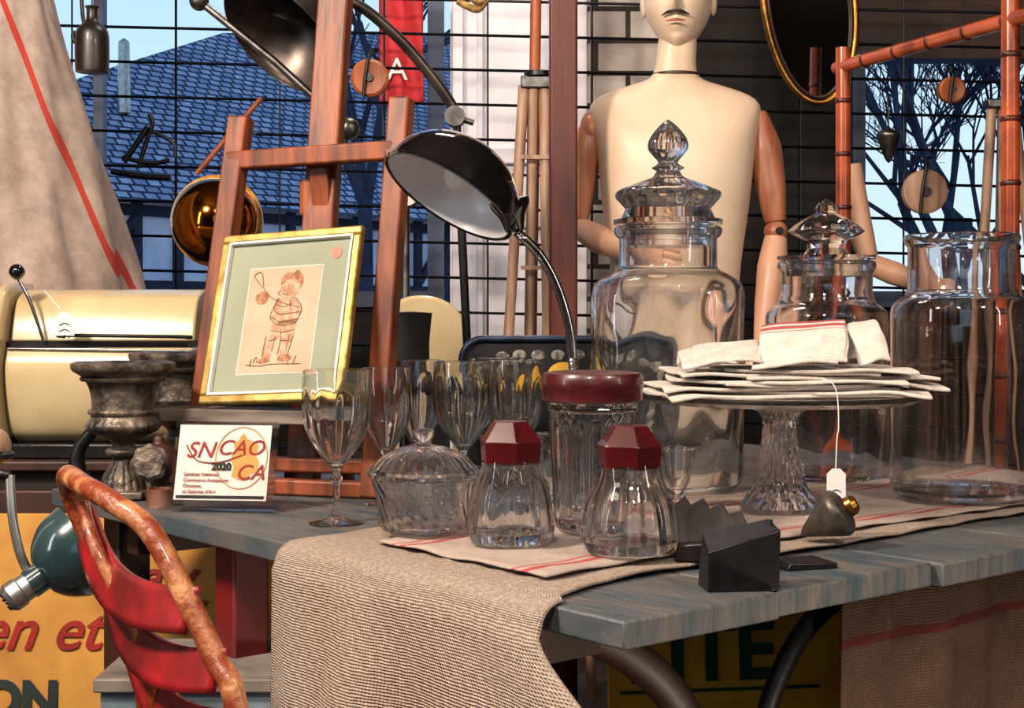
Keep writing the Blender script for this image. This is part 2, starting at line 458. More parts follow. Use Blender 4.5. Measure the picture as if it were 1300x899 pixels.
hb.mesh('roof', [(-3.3, -1.7, 2.4), (3.3, -1.7, 2.4), (3.3, 0, 4.6), (-3.3, 0, 4.6), (-3.3, 1.7, 2.4), (3.3, 1.7, 2.4)], [(0, 1, 2, 3), (3, 2, 5, 4)], RF2, merge=False)
def tree(name, loc, h, seed, lv=5):
    rnd = random.Random(seed); g = G(name, loc); BK = bpy.data.materials.get('bark') or M('bark', '#34384c', '#20222e', 5, .9)
    vs = []; fs = []
    def br(p, d, l, r, lev):
        q = p+d*l
        b = len(vs); x = d.orthogonal().normalized(); y = d.cross(x)
        for (c, rr) in ((p, r), (q, r*.65)):
            for j in range(5): vs.append(c+rr*(x*cos(j*1.2566)+y*sin(j*1.2566)))
        for j in range(5): fs.append((b+j, b+(j+1) % 5, b+5+(j+1) % 5, b+5+j))
        if lev <= 0: return
        for _ in range(3 if lev > 1 else 4):
            nd = (d+Vector((rnd.uniform(-.8, .8), rnd.uniform(-.8, .8), rnd.uniform(-.2, .6)))).normalized()
            br(p+d*l*rnd.uniform(.6, 1), nd, l*.72, r*.6, lev-1)
    br(Vector((0, 0, 0)), Vector((0, 0, 1)), h*.33, h*.016, lv)
    g.mesh('branches', vs, fs, BK, merge=False)
tree('bare_tree', (4.2, 13.5, -.1), 6.2, 3, 6); tree('bare_tree', (-1.5, 15, -.1), 7, 5); tree('bare_tree', (5.6, 15.5, -.1), 5.5, 11, 6); tree('bare_tree', (5.0, 17, -.1), 5.8, 21, 6)

# ------------------------------------------------------------------ table
RZ = math.atan2(.638, .770)
tb = G('plank_table', (.108, 1.423, .75), 1, (0, 0, RZ))
xs = [0, .238, .53, .80, 1.07, 1.34, 1.6]
for i in range(6):
    o = [0, .008, -.004, .004, 0, .003][i]
    tb.box('plank_%d' % (i+1), ((xs[i]+xs[i+1])/2, .71+o, -.0145), (xs[i+1]-xs[i]-.005, 1.42, .029), TABLE if i % 2 == 0 else TABLE2, bevel=.003)
for y in (.22, 1.2): tb.box('cross_rail', (.8, y, -.06), (1.5, .04, .06), BRN)
for (x, y, m) in ((.1, .93, REDOBJ), (1.5, .12, BRN), (1.5, 1.3, BRN), (.1, 1.33, BRN)):
    tb.box('leg', (x, y, -.39), (.06, .06, .72), m, bevel=.004)
tb.tube('arch_support', [(.0, .3, -.045), (.10, .24, -.055), (.19, .2, -.09), (.27, .17, -.18), (.31, .15, -.36), (.33, .15, -.75)], .022, BRN, flat=.6)
tb.tube('arch_support_2', [(.60, .12, -.045), (.50, .13, -.06), (.42, .14, -.12), (.37, .15, -.24), (.345, .15, -.45), (.345, .15, -.75)], .014, BLACK, flat=.8)
JUTE = weave('jute', '#2c201b', '#5a4539', .004, stripes=[(.07, .006)], stripecol='#4a1c1a', bump=.5)
js = G('jute_sack', (.108, 1.423, .75), 1, (0, 0, RZ))
js.grid('cloth', 60, 20, lambda u, v: (.44+u*1.1, .075+.008*sin(u*25)+.004*sin(u*61+v*3), -.031-v*.6), JUTE, solid=.003,
        uv=lambda u, v: (u*1.1, v*.6))

# ------------------------------------------------------------------ linen runner
LINEN = weave('linen', '#7c6a5d', '#cbb9ab', .0036, bump=.8, blot=150, amp=.3, dist=3)
TOWEL = weave('striped_linen', '#93827a', '#c0b0a6', .003, bump=.5, stripes=[(.035, .006), (.055, .003), (.27, .006), (.29, .003)], stripecol='#a8383a', blot=60)
ln = G('linen_table_runner', (.108, 1.423, .75), 1, (0, 0, RZ))
Ltop, Lh = 1.45, .34
def yb(v, x):   # border shift close to the table edge
    return .155+v*.475-.055*(1-v)**3*exp(-max(0, x)/.09)
def runner(u, v):
    s = u*(Ltop+Lh)-Lh
    if s >= .03:
        t = min(1, (s-.03)/.1)
        return (s-.015, yb(v, s)+.008*sin(s*9)*t, .004+.0025*abs(sin(s*23+v*7))*t+.002*sin(v*31+s*4)**2)
    if s > -.03:
        a = (s+.03)/.06*pi/2
        return (-.016-.0036*sin(v*14+1)+.031*(1-cos(a)), yb(v, 0), -.022+.026*sin(a))
    h = -s-.03
    g = min(1, h/.2)
    q = min(1, h/.10); q = q*q*(3-2*q)
    y = yb(v, 0)-.115*(1-v)**2*q+.02*v*v*g
    fold = .022*g*sin(v*11+.4)+.010*g*sin(v*23+.4)
    return (-.016-.0036*sin(v*14+1)-.02*g-fold-.004, y, -.022-h)
ln.grid('cloth', 160, 60, runner, LINEN, solid=.003, uv=lambda u, v: (u*(Ltop+Lh), v*.475))
tw = G('striped_tea_towel', (.108, 1.423, .75), 1, (0, 0, RZ))
tw.grid('cloth', 80, 24, lambda u, v: (.06+u*1.4, .185+.325*v+.012*sin(u*7)+.02*u, .0115+.002*sin(u*40+v*6)**2+.001*sin(v*20)), TOWEL, solid=.002,
        uv=lambda u, v: (u*1.4, v*.325))
ZC = .766

# ------------------------------------------------------------------ faceted shakers
def shaker(loc, k, rb, ht, rt):
    g = G('glass_shaker', loc, k)
    f10 = ngon(10, .2)
    out = [(0, 0), (rb*.84, 0)]+cr2([(rb*.92, 3), (rb*.99, 12), (rb, 26), (rb*.9, 62), (rt*1.1, 92), (rt*.98, ht)], 3)
    def mod(th, i, r, z):
        if i >= len(out): return 1
        a = min(1, max(0, (ht-6-z)/25))
        return 1*(1-a)+a*f10(th)
    g.lathe('body', shell(out, 5.5, 14), GL, 80, mod, ang=22)
    h6 = ngon(6, .35)
    c = rt*1.03
    g.lathe('cap', [(0, ht-6), (c*.9, ht-6), (c*1.06, ht-3), (c*1.12, ht+24), (c*.62, ht+49), (0, ht+49)], RED, 6*6, lambda th, i, r, z: h6(th), ang=15, bevel=.8)
    return g
shaker((-.002, 1.82, ZC), .000984, 57, 105, 36)
shaker((.1405, 1.745, ZC), .000943, 63, 112, 37)

g = G('lidded_glass_jar', (.1063, 1.93, ZC), .001042)
out = [(0, 0), (42, 0)]+cr2([(46, 4), (48, 30), (51, 90), (54, 140), (54, 152)], 5)
g.lathe('body', shell(out, 5, 12), GL, 96, lambda th, i, r, z: 1+(.035*cos(th*16) if i < len(out) and 10 < z < 135 else 0), ang=60)
g.lathe('band', [(53, 150), (57, 152), (57, 160), (53, 162)], GL, 64)
g.lathe('lid', [(0, 163), (60, 163), (64, 165), (64, 178), (65, 180), (65, 194), (62, 199), (50, 201), (0, 200)], REDLID, 64)

g = G('cut_glass_sugar_bowl', (-.116, 1.914, ZC), .001034)
out = [(0, 0), (46, 0)]+cr2([(52, 3), (57, 14), (57, 30), (60, 50), (67, 68)], 4)
def cut(th, i, r, z):
    return 1+(.03*abs(sin(th*12+z*.12)) if i < len(out) and 5 < z < 62 else 0)
g.lathe('bowl', shell(out, 6, 8), GL, 144, cut, ang=30)
lid = [(60, 71), (71, 71), (72, 75)]+cr2([(66, 80), (52, 94), (30, 106), (12, 110)], 4)+[(9, 114), (13, 120), (14, 127), (8, 131), (0, 131)]
lid2 = [(0, 104), (28, 100), (50, 89), (60, 76)]
g.lathe('lid', lid2+lid, GL, 144, lambda th, i, r, z: 1+(.04*abs(sin(th*14)) if i > 5 and 78 < z < 108 else 0), ang=30)

# ------------------------------------------------------------------ stemmed glasses
def goblet(name, loc, k, foot, stem_top, rim_r, H_, belly=None, knot=True, ribs=0):
    g = G(name, loc, k)
    belly = belly or rim_r
    out = [(0, 0), (foot, 0), (foot, 2), (foot*.5, 5), (7, 10), (4.5, 20), (4.5, stem_top*.72)]
    if knot: out += [(8, stem_top*.8), (8, stem_top*.85), (5, stem_top*.9)]
    bz = H_-stem_top
    bowl = cr2([(6, stem_top), (rim_r*.45, stem_top+bz*.12), (belly*.86, stem_top+bz*.35), (belly, stem_top+bz*.6), (rim_r, H_)], 6)
    out += bowl
    inn = [(r-2.4, z+3) for r, z in bowl if r > 10]
    inn = [(r, min(z, H_+.5)) for r, z in inn][::-1]+[(0, stem_top+9)]
    def mod(th, i, r, z):
        return 1+(ribs*cos(th*10) if stem_top+4 < z < H_*.85 and i < len(out) else 0)
    g.lathe('glass', out+inn, GL, 80, mod, ang=50)
    return g
goblet('wine_glass', (-.2524, 2.094, .7505), .001132, 35, 70, 43, 195, 43, ribs=.02)
goblet('wine_glass', (-.200, 2.31, .7505), .00126, 26, 60, 30, 172, 32, ribs=.02)
goblet('wine_glass', (-.158, 2.44, .7505), .0013, 28, 62, 33, 172, 35, ribs=.03)
goblet('wine_glass', (-.079, 2.36, .7505), .0013, 28, 62, 36, 172, 38, ribs=.03)
goblet('wine_glass', (.006, 2.31, ZC-.01), .00125, 28, 62, 34, 178, 35, ribs=.02)
goblet('wine_glass', (-.03, 2.62, .7505), .00135, 26, 60, 33, 165, 35)
goblet('small_liqueur_glass', (.244, 2.16, ZC-.005), .00117, 18, 18, 24, 78, 20)
goblet('small_liqueur_glass', (.058, 2.05, ZC-.005), .0011, 18, 40, 22, 112, 20)

# ------------------------------------------------------------------ apothecary jars
def jar(name, loc, k, R, bh, neck_r, neck_h, rim_r, faceted=True, lid=None, t=4.5, seed=0, wav=1.0):
    g = G(name, loc, k)
    out = [(0, 3), (R*.6, 2), (R*.86, 0)]+cr2([(R*.95, 5), (R, 18), (R, bh*.25), (R, bh*.5), (R, bh*.75), (R, bh-22), (R*.96, bh-7), (R*.80, bh+4), (neck_r+2, bh+11)], 6)
    out += [(neck_r, bh+15), (neck_r, bh+neck_h-16), (rim_r, bh+neck_h-13), (rim_r+3, bh+neck_h-7), (rim_r+2, bh+neck_h-2), (rim_r-2, bh+neck_h)]
    def mod(th, i, r, z):
        wv = wav*(.006*sin(th*5+z*.03+seed)+.004*sin(th*11-z*.05+seed)) if z < bh and z > 12 else 0
        if z > bh+8: return 1
        a = min(1, max(0, (bh+8-z)/30))*min(1, (r/R))
        c, q = abs(cos(th+.25)), abs(sin(th+.25))
        se = (c**3.4+q**3.4)**(-1/3.4)
        return (1*(1-a)+a*min(se, 1.16)*.96 if faceted else 1)+wv*(1 if i < len(out) else -.6)
    g.lathe('vessel', shell(out, t, 12), GL2, 128, mod, ang=50)
    z = bh+neck_h
    if lid == 'tall':
        g.lathe('stopper', [(0, z-26), (neck_r-8, z-26), (neck_r-8, z+2), (rim_r+3, z+2), (rim_r+3, z+8), (0, z+8)], GL2, 64)
        s8 = lambda th: 1+.06*abs(sin(th*8))
        prof = [(0, z+9), (rim_r-6, z+9), (rim_r-12, z+22)]+cr2([(rim_r-3, z+36), (rim_r-4, z+44), (rim_r*.6, z+54), (rim_r*.3, z+62), (14, z+70)], 4)
        prof += cr2([(20, z+74), (12, z+80), (15, z+86), (24, z+98), (22, z+112), (10, z+128), (0, z+136)], 4)
        g.lathe('lid', prof, GL, 96, lambda th, i, r, zz: s8(th) if zz > z+30 else 1, ang=25)
    if lid == 'cone':
        g.lathe('stopper', [(0, z-20), (neck_r-7, z-20), (neck_r-7, z+2), (rim_r+2, z+2), (rim_r+2, z+6), (0, z+6)], GL2, 64)
        f8 = ngon(12, .1)
        prof = [(0, z+7), (30, z+7), (24, z+16), (26, z+26), (44, z+34), (49, z+38), (40, z+46), (24, z+56), (14, z+61), (15, z+66), (10, z+74), (0, z+80)]
        g.lathe('lid', prof, GL, 72, lambda th, i, r, zz: f8(th), ang=12)
    return g
jar('glass_storage_jar', (.2676, 2.5, .751), .001351, 97, 268, 62, 66, 66, True, 'tall')
jar('glass_storage_jar', (.565, 2.62, .751), .001405, 78, 224, 58, 58, 60, False, 'cone', seed=2, wav=.5)
jar('glass_storage_jar', (.700, 2.27, ZC), .001227, 88, 252, 66, 82, 69, False, None, seed=4, wav=.06, t=3.5)

# ------------------------------------------------------------------ cake stand + napkins + tag
g = G('glass_cake_stand', (.391, 2.13, ZC), .001151)
prof = [(0, 4), (40, 0), (50, 0), (50, 5)]+cr2([(42, 14), (30, 40), (23, 80), (20, 110), (27, 124), (50, 130)], 4)+[(120, 134), (165, 137), (172, 142), (173, 148), (168, 148), (150, 141), (0, 139)]
def dia(th, i, r, z):
    if z < 8 or z > 122: return 1+(.006*cos(th*36) if r > 164 else 0)
    a = z*.13
    return 1+.09*(abs(sin(th*7+a))+abs(sin(th*7-a))-1)
g.lathe('stand', prof, GL, 168, dia, ang=25)

NAP = weave('napkin_linen', '#b3a79d', '#e8e0d9', .0016, bump=.3, blot=30, amp=.25)
NAPR = weave('napkin_linen_red_edge', '#b9ada3', '#eae3dc', .0016, bump=.3, stripes=[(.008, .0055), (.02, .0012)], stripecol='#a02028', blot=30, amp=.25)
g = G('folded_napkins', (.391, 2.13, ZC+.165), 1)
def sheet(name, cx, cy, w_, d_, rz, z, seed, droop=.0, mat=NAP):
    rnd = random.Random(seed); ph = rnd.uniform(0, 6)
    def f(u, v):
        x = (u-.5)*w_; y = (v-.5)*d_
        x += .004*sin(v*5+ph); y += .004*sin(u*6+ph)
        X = cx+x*cos(rz)-y*sin(rz); Y = cy+x*sin(rz)+y*cos(rz)
        rr = sqrt(X*X+Y*Y)
        zz = z+.0012*sin(u*8+ph)*sin(v*6+ph)+.0035*max(0, rr-.1)/.1*sin(u*17+v*9+ph)*.5-max(0, rr-.185)*droop
        return (X, Y, zz)
    o = g.grid(name, 30, 20, f, mat, solid=.0046, uv=lambda u, v: (u*w_, v*d_))
    md = o.modifiers.new('b', 'BEVEL'); md.width = .0019; md.segments = 3; md.limit_method = 'ANGLE'; md.angle_limit = radians(60)
z = .006
for i, (cx, cy, w_, d_, rz) in enumerate([(-.02, 0, .33, .24, .12), (.03, .0, .34, .22, -.14), (-.02, .01, .33, .24, .05), (.05, 0, .32, .22, .10), (.0, .0, .32, .24, -.06), (.06, .01, .28, .22, .16), (-.02, .0, .28, .22, .06), (.04, 0, .27, .22, -.04)]):
    sheet('napkin_layer_%d' % (i+1), cx, cy, w_, d_, rz, z, i, .12); z += .0050
def bundle(name, x0, x1, yb_, yf, zt, zb, mat, skew=-.03):
    def f(u, v):
        x = x0+(x1-x0)*u
        if v < .15: a = v/.15; y = yb_; z_ = zb+(zt-zb)*a; sk = 0
        elif v < .3: a = (v-.15)/.15; y = yb_-.05*a; z_ = zt+.004*sin(a*pi); sk = skew*.25*a
        else: a = (v-.3)/.7; y = yb_-.05+(yf-yb_+.05)*a; z_ = zt-(zt-zb)*(a**1.1); sk = skew*(.25+.75*a)
        z_ += .004*sin(pi*u)
        return (x+sk+.001*sin(v*12), y-.004*sin(pi*u), z_+.0015*sin(u*7+v*3)+.009*u)
    o = g.grid(name, 20, 30, f, mat, solid=.0045, uv=lambda u, v: (u*(x1-x0), abs(v-.3)*.14))
    md = o.modifiers.new('b', 'BEVEL'); md.width = .0018; md.segments = 3; md.limit_method = 'ANGLE'; md.angle_limit = radians(60)
bundle('folded_napkin_a', -.016, .108, .06, -.105, .096, .050, NAPR, -.035)
bundle('folded_napkin_b', -.018, .110, .05, -.113, .087, .046, NAP, -.036)
bundle('folded_napkin_c', -.122, -.025, .05, -.115, .066, .046, NAP, -.02)
bundle('folded_napkin_d', -.145, -.07, .05, -.118, .058, .044, NAP, -.01)
bundle('folded_napkin_e', .100, .145, .05, -.07, .096, .046, NAP, .0)
bundle('folded_napkin_f', -.02, .10, .03, -.12, .076, .044, NAP, -.040)

def pricetag(name, loc, k, pts, w_=11, h_=26, c=(0, 0), rz=0):
    g = G(name, loc, k, (0, 0, rz))
    g.prism('paper', [(c[0]-w_, c[1]-h_), (c[0]+w_, c[1]-h_), (c[0]+w_, c[1]+h_-7), (c[0]+w_-7, c[1]+h_), (c[0]-w_+7, c[1]+h_), (c[0]-w_, c[1]+h_-7)], -.4, .4, TAG)
    g.tube('string', pts, .7, STRING, 6)
    for i in range(3):
        g.tube('pen_mark', [(c[0]-w_*.6, -.8, c[1]-2-i*8), (c[0], -.8, c[1]+1-i*8), (c[0]+w_*.5, -.8, c[1]-2-i*8)], .6, INK, 5)
pricetag('price_tag', (.425, 1.915, .9), .001035, [(-14, 18, 64), (-4, -2, 58), (2, -3, 40), (4, 0, 2), (2, 0, -12), (0, 0, -60)], 12, 28, (1, -78))

# ------------------------------------------------------------------ small metal things on the table corner
g = G('plumb_bob', (.405, 1.87, .772+.016), .001017)
g.lathe('bob', cr2([(0, -40), (6, -34), (17, -14), (28, 6), (31, 14), (29, 22), (20, 27), (10, 29)], 4), STONE, 40, axis=(.74, -.25, .5))
g.lathe('brass_knob', [(0, 26), (9, 26), (13, 30), (13, 37), (9, 42), (0, 43)], GOLD, 24, axis=(.74, -.25, .5))
g = G('black_wedge_block', (.250, 1.60, .7505), .000865, (0, 0, .12))
g.mesh('wedge', [(-48, -26, 0), (44, -26, 0), (44, 26, 0), (-48, 26, 0), (-48, -26, 50), (46, -26, 76), (46, 26, 84), (-42, 26, 66)],
       [(0, 1, 2, 3), (0, 4, 5, 1), (1, 5, 6, 2), (2, 6, 7, 3), (3, 7, 4, 0), (4, 7, 6, 5)], BLACK, 20, bevel=1.5)
g.lathe('peg', [(0, 55), (3, 55), (3, 86), (0, 86)], STEEL, 12, c=(40, 0, 0))
JAW = M('dark_burnished_iron', '#120e0e', '#2e2424', 50, .36, .3)
g = G('serrated_iron_jaw', (.240, 1.745, .764), .00105, (.0, -.0, -.25))
poly = [(-52, 6), (-60, 66), (-48, 60), (-36, 74), (-28, 62), (-14, 72), (-6, 58), (8, 66), (16, 52), (30, 56), (38, 40), (52, 40), (74, 10), (44, -2), (-24, -4)]
n = len(poly)
vs = [(x, -14+z_*.55, z_*.80+2) for x, z_ in poly]+[(x, -6+z_*.55, z_*.80+2) for x, z_ in poly]
g.mesh('jaw', vs, [tuple(range(n)), tuple(range(2*n-1, n-1, -1))]+[(i, (i+1) % n, n+(i+1) % n, n+i) for i in range(n)], JAW, 20)
g.prism('lower_jaw', [(-40, -4), (60, -4), (64, 12), (20, 20), (-36, 14)], -36, -14, JAW, bevel=2)
for i in range(5):
    g.beam('rib', (-46+i*20, -12, 4), (-50+i*20, 17, 52-i*5), 3, 3, JAW)
g = G('iron_plate', (.345, 1.74, .7505), .00095, (0, 0, .3))
g.prism('plate', [(-35, 0), (35, 0), (35, 7), (-30, 9)], -30, 30, BLACK, bevel=1.5)

# ------------------------------------------------------------------ easel (on the table)
k = .001324
ea = G('wooden_easel', (-.355, 2.45, .751), k, (0, 0, radians(-18)))
def E(x, z): return (x/.95, z*.12-20, z)
ea.beam('left_post', E(-137, 0), E(-100, 486), 28, 26, EASEL, 3)
ea.beam('right_post', E(102, 0), E(116, 501), 28, 26, EASEL, 3)
ea.beam('mast', (E(-6, 0)[0], 15, 0), (6, 100, 700), 44, 22, EASEL, 3)
ea.beam('cross_bar', E(-112, 428), E(112, 434), 26, 24, EASEL, 3, up=(0, 0, 1))
ea.beam('base_bar', (-150, -20, 10), (118, -20, 10), 22, 20, EASEL, 3, up=(0, 0, 1))
ea.beam('lower_bar', (-130, -18, 38), (112, -18, 38), 18, 18, EASEL, 3, up=(0, 0, 1))
ea.box('ledge', (-48, -50, 101), (304, 60, 17), TRAYW, bevel=2)
ea.beam('back_leg', (0, 130, 0), (4, 50, 420), 26, 22, EASEL, 3)
ea.lathe('peg', [(0, -22), (12, -22), (12, 22), (0, 22)], ORWOOD, 20, c=(-18, 60, 380), axis=(0, 0, 1))

# ------------------------------------------------------------------ picture
R_ = Vector((187, -70, 10)).normalized(); U_ = Vector((24, 78, 222)); U_ = (U_-R_*U_.dot(R_)).normalized(); Nn = R_.cross(U_)
Mx = Matrix((R_, -Nn, U_)).transposed().to_4x4(); Mx.translation = Vector((-.512, 2.39, .902))
pf = G('framed_drawing', mat=Mx, k=.00127)
W_, Hh = 207, 236
for (c, d) in (((W_/2, 0, 6), (W_, 12, 12)), ((W_/2, 0, Hh-6), (W_, 12, 12)), ((6, 0, Hh/2), (12, 12, Hh-24)), ((W_-6, 0, Hh/2), (12, 12, Hh-24))):
    pf.box('frame_side', c, d, PALEGOLD, bevel=2.5)
for (c, d) in (((W_/2, -1, 13), (W_-24, 11, 3)), ((W_/2, -1, Hh-13), (W_-24, 11, 3)), ((13, -1, Hh/2), (3, 11, Hh-24)), ((W_-13, -1, Hh/2), (3, 11, Hh-24))):
    pf.box('white_slip', c, d, WHITE)
pf.box('mat', (W_/2, 2, Hh/2), (W_-20, 2, Hh-20), MATG)
pf.box('paper', (W_/2-3, .6, Hh/2-5), (106, 1.2, 146), PAPER)
pf.box('paper_bevel', (W_/2-3, .8, Hh/2-5), (108, .8, 148), WHITE)
yy = -.3
def pp(poly, m, y=0, n=4): pf.prism('drawing', [(p.x, p.y) for p in cr([(a, b, 0) for a, b in poly], n, True)], yy-y, yy-y+.3, m, ang=0)
HAIRW = M('sepia_hair_wash', '#a57a5c', '#85583c', 110, .9, lo=.42, hi=.58)
pp([(96, 152), (98, 166), (108, 174), (120, 172), (126, 160), (122, 148), (112, 142), (102, 144)], SEPIAL, .1)
pp([(95, 162), (97, 172), (104, 178), (112, 177), (118, 181), (125, 174), (128, 164), (125, 158), (119, 167), (111, 169), (104, 168), (99, 162)], HAIRW, .3)
pp([(94, 142), (104, 144), (120, 142), (130, 126), (124, 106), (98, 104), (86, 118)], SEPIAL)
pp([(94, 108), (124, 110), (124, 88), (118, 64), (108, 64), (106, 84), (100, 86), (94, 62), (82, 62), (88, 90)], SEPIAL)
pp([(78, 58), (90, 64), (94, 56), (80, 53)], HAIRW, .2); pp([(107, 63), (122, 64), (124, 57), (107, 55)], HAIRW, .2)
pp([(64, 151), (74, 154), (80, 145), (75, 136), (65, 136), (60, 144)], HAIRW)
for l in ([(60, 168), (70, 158), (90, 140), (128, 128)], [(96, 142), (90, 130), (100, 120), (128, 122)], [(88, 118), (100, 110), (126, 112)],
          [(60, 52), (80, 50), (100, 52), (140, 51)], [(90, 98), (108, 95), (125, 98)], [(104, 64), (106, 82), (104, 100)], [(62, 166), (54, 176), (64, 180), (70, 160)],
          [(96, 152), (93, 149), (97, 146)], [(101, 149), (105, 147), (109, 148)], [(101, 158), (103, 159)], [(112, 158), (115, 159)], [(66, 50), (67, 60)], [(128, 50), (132, 62)], [(120, 50), (121, 56)], [(112, 140), (114, 126)], [(98, 90), (95, 70)], [(118, 92), (116, 70)],
          [(94, 142), (86, 118), (94, 108)], [(120, 142), (131, 126), (124, 106)], [(84, 90), (82, 62)], [(124, 90), (119, 64)], [(92, 134), (104, 130), (116, 134)], [(90, 84), (100, 86)], [(106, 84), (122, 82)], [(70, 54), (74, 62), (76, 54)]):
    pf.tube('drawing_line', [(a, yy-.35, b) for a, b in l], .48, SEPIA, 5)
pf.lathe('red_sticker', [(0, 0), (8, 0), (8, .6), (0, .6)], M('sticker', '#c8705e', None, 9, .6), 24, c=(W_-36, .5, Hh-34), axis=(0, -1, 0))

# ------------------------------------------------------------------ acrylic sign
R_ = Vector((1, -.12, 0)).normalized(); U_ = Vector((.07, .28, .95)); U_ = (U_-R_*U_.dot(R_)).normalized(); Nn = R_.cross(U_)
Mx = Matrix((R_, -Nn, U_)).transposed().to_4x4(); Mx.translation = Vector((-.520, 2.215, .754))
sg = G('acrylic_sign_holder', mat=Mx, k=.00119)
sg.box('acrylic_front', (66, -2, 58), (136, 1.5, 114), ACR)
sg.box('acrylic_back', (66, 3, 58), (136, 1.5, 114), ACR)
sg.box('acrylic_foot', (66, 22, 4), (136, 44, 2), ACR)
sg.box('card', (64, .5, 62), (122, 1, 98), WHITE)
def sp_(poly, m, y=-.6, n=4): sg.prism('print', [(p.x, p.y) for p in cr([(a, b, 0) for a, b in poly], n, True)], y, y+.3, m, ang=0)
sp_([(76, 88), (82, 90), (88, 100), (94, 93), (102, 90), (110, 84), (107, 72), (112, 62), (109, 50), (100, 46), (96, 38), (87, 40), (77, 44), (79, 56), (74, 66), (79, 76)], ORANGE, n=2)
sg.tube('print_ring', [(88+34*cos(a*.5236), -.7, 68+40*sin(a*.5236)) for a in range(12)], .7, ORANGE, 5, closed=True)
sg.text('print_text', 'SN', (14, -1.2, 68), 30, DRED, shear=.3)
sg.text('print_text', 'CAO', (55, -1.2, 72), 28, DRED, shear=.3)
sg.text('print_text', 'CA', (82, -1.2, 40), 28, DRED, shear=.3)
sg.tube('print_flourish', [(14, -1.2, 84), (30, -1.2, 64), (60, -1.2, 62), (90, -1.2, 72)], .8, DRED, 5)
sg.text('print_year', '2020', (50, -1.3, 52), 13, INK, off=.5)
for i in range(4): sg.text('print_small', ['Syndicat National', 'Commerce Antiquaire', 'Occasion', "et Galeries d'Art"][i], (14, -1.3, 44-i*7.5), 6.5, DRED)
sg.box('print_bottom_line', (64, -.4, 17), (116, .4, 4), INK)

# ------------------------------------------------------------------ cast iron urns, rusty can, bits
def urn(loc, k, n_=0):
    g = G('cast_iron_urn', loc, k)
    prof = [(0, 0), (30, 0), (30, 10)]+cr2([(27, 14), (24, 28), (14, 44), (13, 50), (20, 54), (22, 60), (14, 66), (20, 74), (40, 84), (45, 92), (41, 100), (39, 118), (42, 138), (50, 152), (62, 160)], 4)+[(65, 164), (65, 170), (60, 172), (50, 168), (38, 140), (34, 100), (0, 92)]
    g.lathe('urn', prof, CAST, 108, lambda th, i, r, z: 1+(.05*abs(cos(th*9)) if (74 < z < 100 or 10 < z < 45) else 0), ang=40)
    g.lathe('band', [(39, 146), (52, 148), (54, 151), (51, 154), (45, 152)], CAST, 60)
    g.lathe('band', [(30, 104), (43, 106), (44, 109), (42, 112), (34, 111)], CAST, 60)
    g.box('plinth', (0, 0, 5), (62, 62, 10), CAST, bevel=2)
urn((-.636, 2.385, .7515), .001292); urn((-.597, 2.61, .7515), .00135)
g = G('rusty_tin', (-.548, 2.27, .7505), .00123)
g.lathe('can', [(0, 0), (17, 0), (17, 24), (15, 24), (15, 4), (0, 4)], M('rusty_tin_metal', '#6b3826', '#8f6a5c', 20, .5, .4, bump=.4), 32)
g = G('carved_wooden_finial', (-.572, 2.36, .7505), .00127)
g.lathe('finial', cr2([(0, 0), (14, 0), (18, 8), (10, 18), (12, 26), (22, 40), (22, 54), (16, 68), (8, 72), (6, 80), (0, 84)], 4), BRN, 40)
g.lathe('rosette', [(0, 0), (6, 3), (10, 0), (16, 3), (20, 0), (23, 4), (18, 8), (0, 6)], CAST, 48, lambda th, i, r, z: 1+.06*cos(th*8), c=(-4, -28, 50), axis=(0, -1, .1))
g = G('scrolled_iron_bracket', (-.70, 2.42, .7505), .0013)
g.tube('scroll', [(0, 0, 4), (-16, 0, 30), (-14, 0, 60), (6, 0, 88), (14, 0, 120)], [14, 12, 9, 8, 7], BLACK)

# ------------------------------------------------------------------ cream enamel machine on dark cabinet
g = G('dark_cabinet', (-1.12, 3.0, 0))
g.box('carcass', (0, .06, .375), (.92, .42, .75), DWALL, bevel=.01)
g.box('top', (0, .05, .757), (.96, .46, .02), BRN, bevel=.004)
for xx in (-.23, .23): g.box('door', (xx, -.16, .38), (.42, .02, .66), BRN, bevel=.005)
k = .00154
g = G('cream_enamel_machine', (-.81, 2.93, .7675), k)
def xprism(g, name, prof, x0, x1, m, bevel=3, ang=40):
    n = len(prof)
    vs = [(x0, y, z) for y, z in prof]+[(x1, y, z) for y, z in prof]
    fs = [tuple(range(n)), tuple(range(2*n-1, n-1, -1))]+[(i, (i+1) % n, n+(i+1) % n, n+i) for i in range(n)]
    g.mesh(name, vs, fs, m, ang, bevel=bevel)
c3 = lambda pts, n=4: [(p.x, p.y) for p in cr([(a, b, 0) for a, b in pts], n)]
xprism(g, 'lower_body', [(60, 20)]+c3([(-25, 20), (-48, 34), (-64, 70), (-72, 116), (-62, 142)])+[(60, 142)], -112, 122, CREAM)
xprism(g, 'upper_hood', [(60, 150)]+c3([(-50, 150), (-42, 176), (-26, 204), (4, 216)])+[(60, 218)], -112, 122, CREAM)
g.box('slot', (-10, -2, 146), (250, 106, 8), BLACK)
xprism(g, 'base', [(-50, 0), (60, 0), (60, 20), (-50, 20)], -190, 112, BLACK)
xprism(g, 'side_cheek', c3([(60, 26), (-60, 26), (-84, 60), (-90, 130), (-70, 190), (-34, 222), (60, 226)]), -132, -116, CREAM, 5)
xprism(g, 'left_cover', [(60, 30)]+c3([(-60, 30), (-78, 70), (-74, 140), (-50, 190), (-10, 214)])+[(60, 214)], -220, -134, CREAM, 4)
g.tube('lever', [(-66, -60, 150), (-82, -64, 200), (-98, -66, 232)], 2.2, CHROME, 10)
g.ball('lever_knob', (-98, -66, 238), 10, BLACKGLOSS)
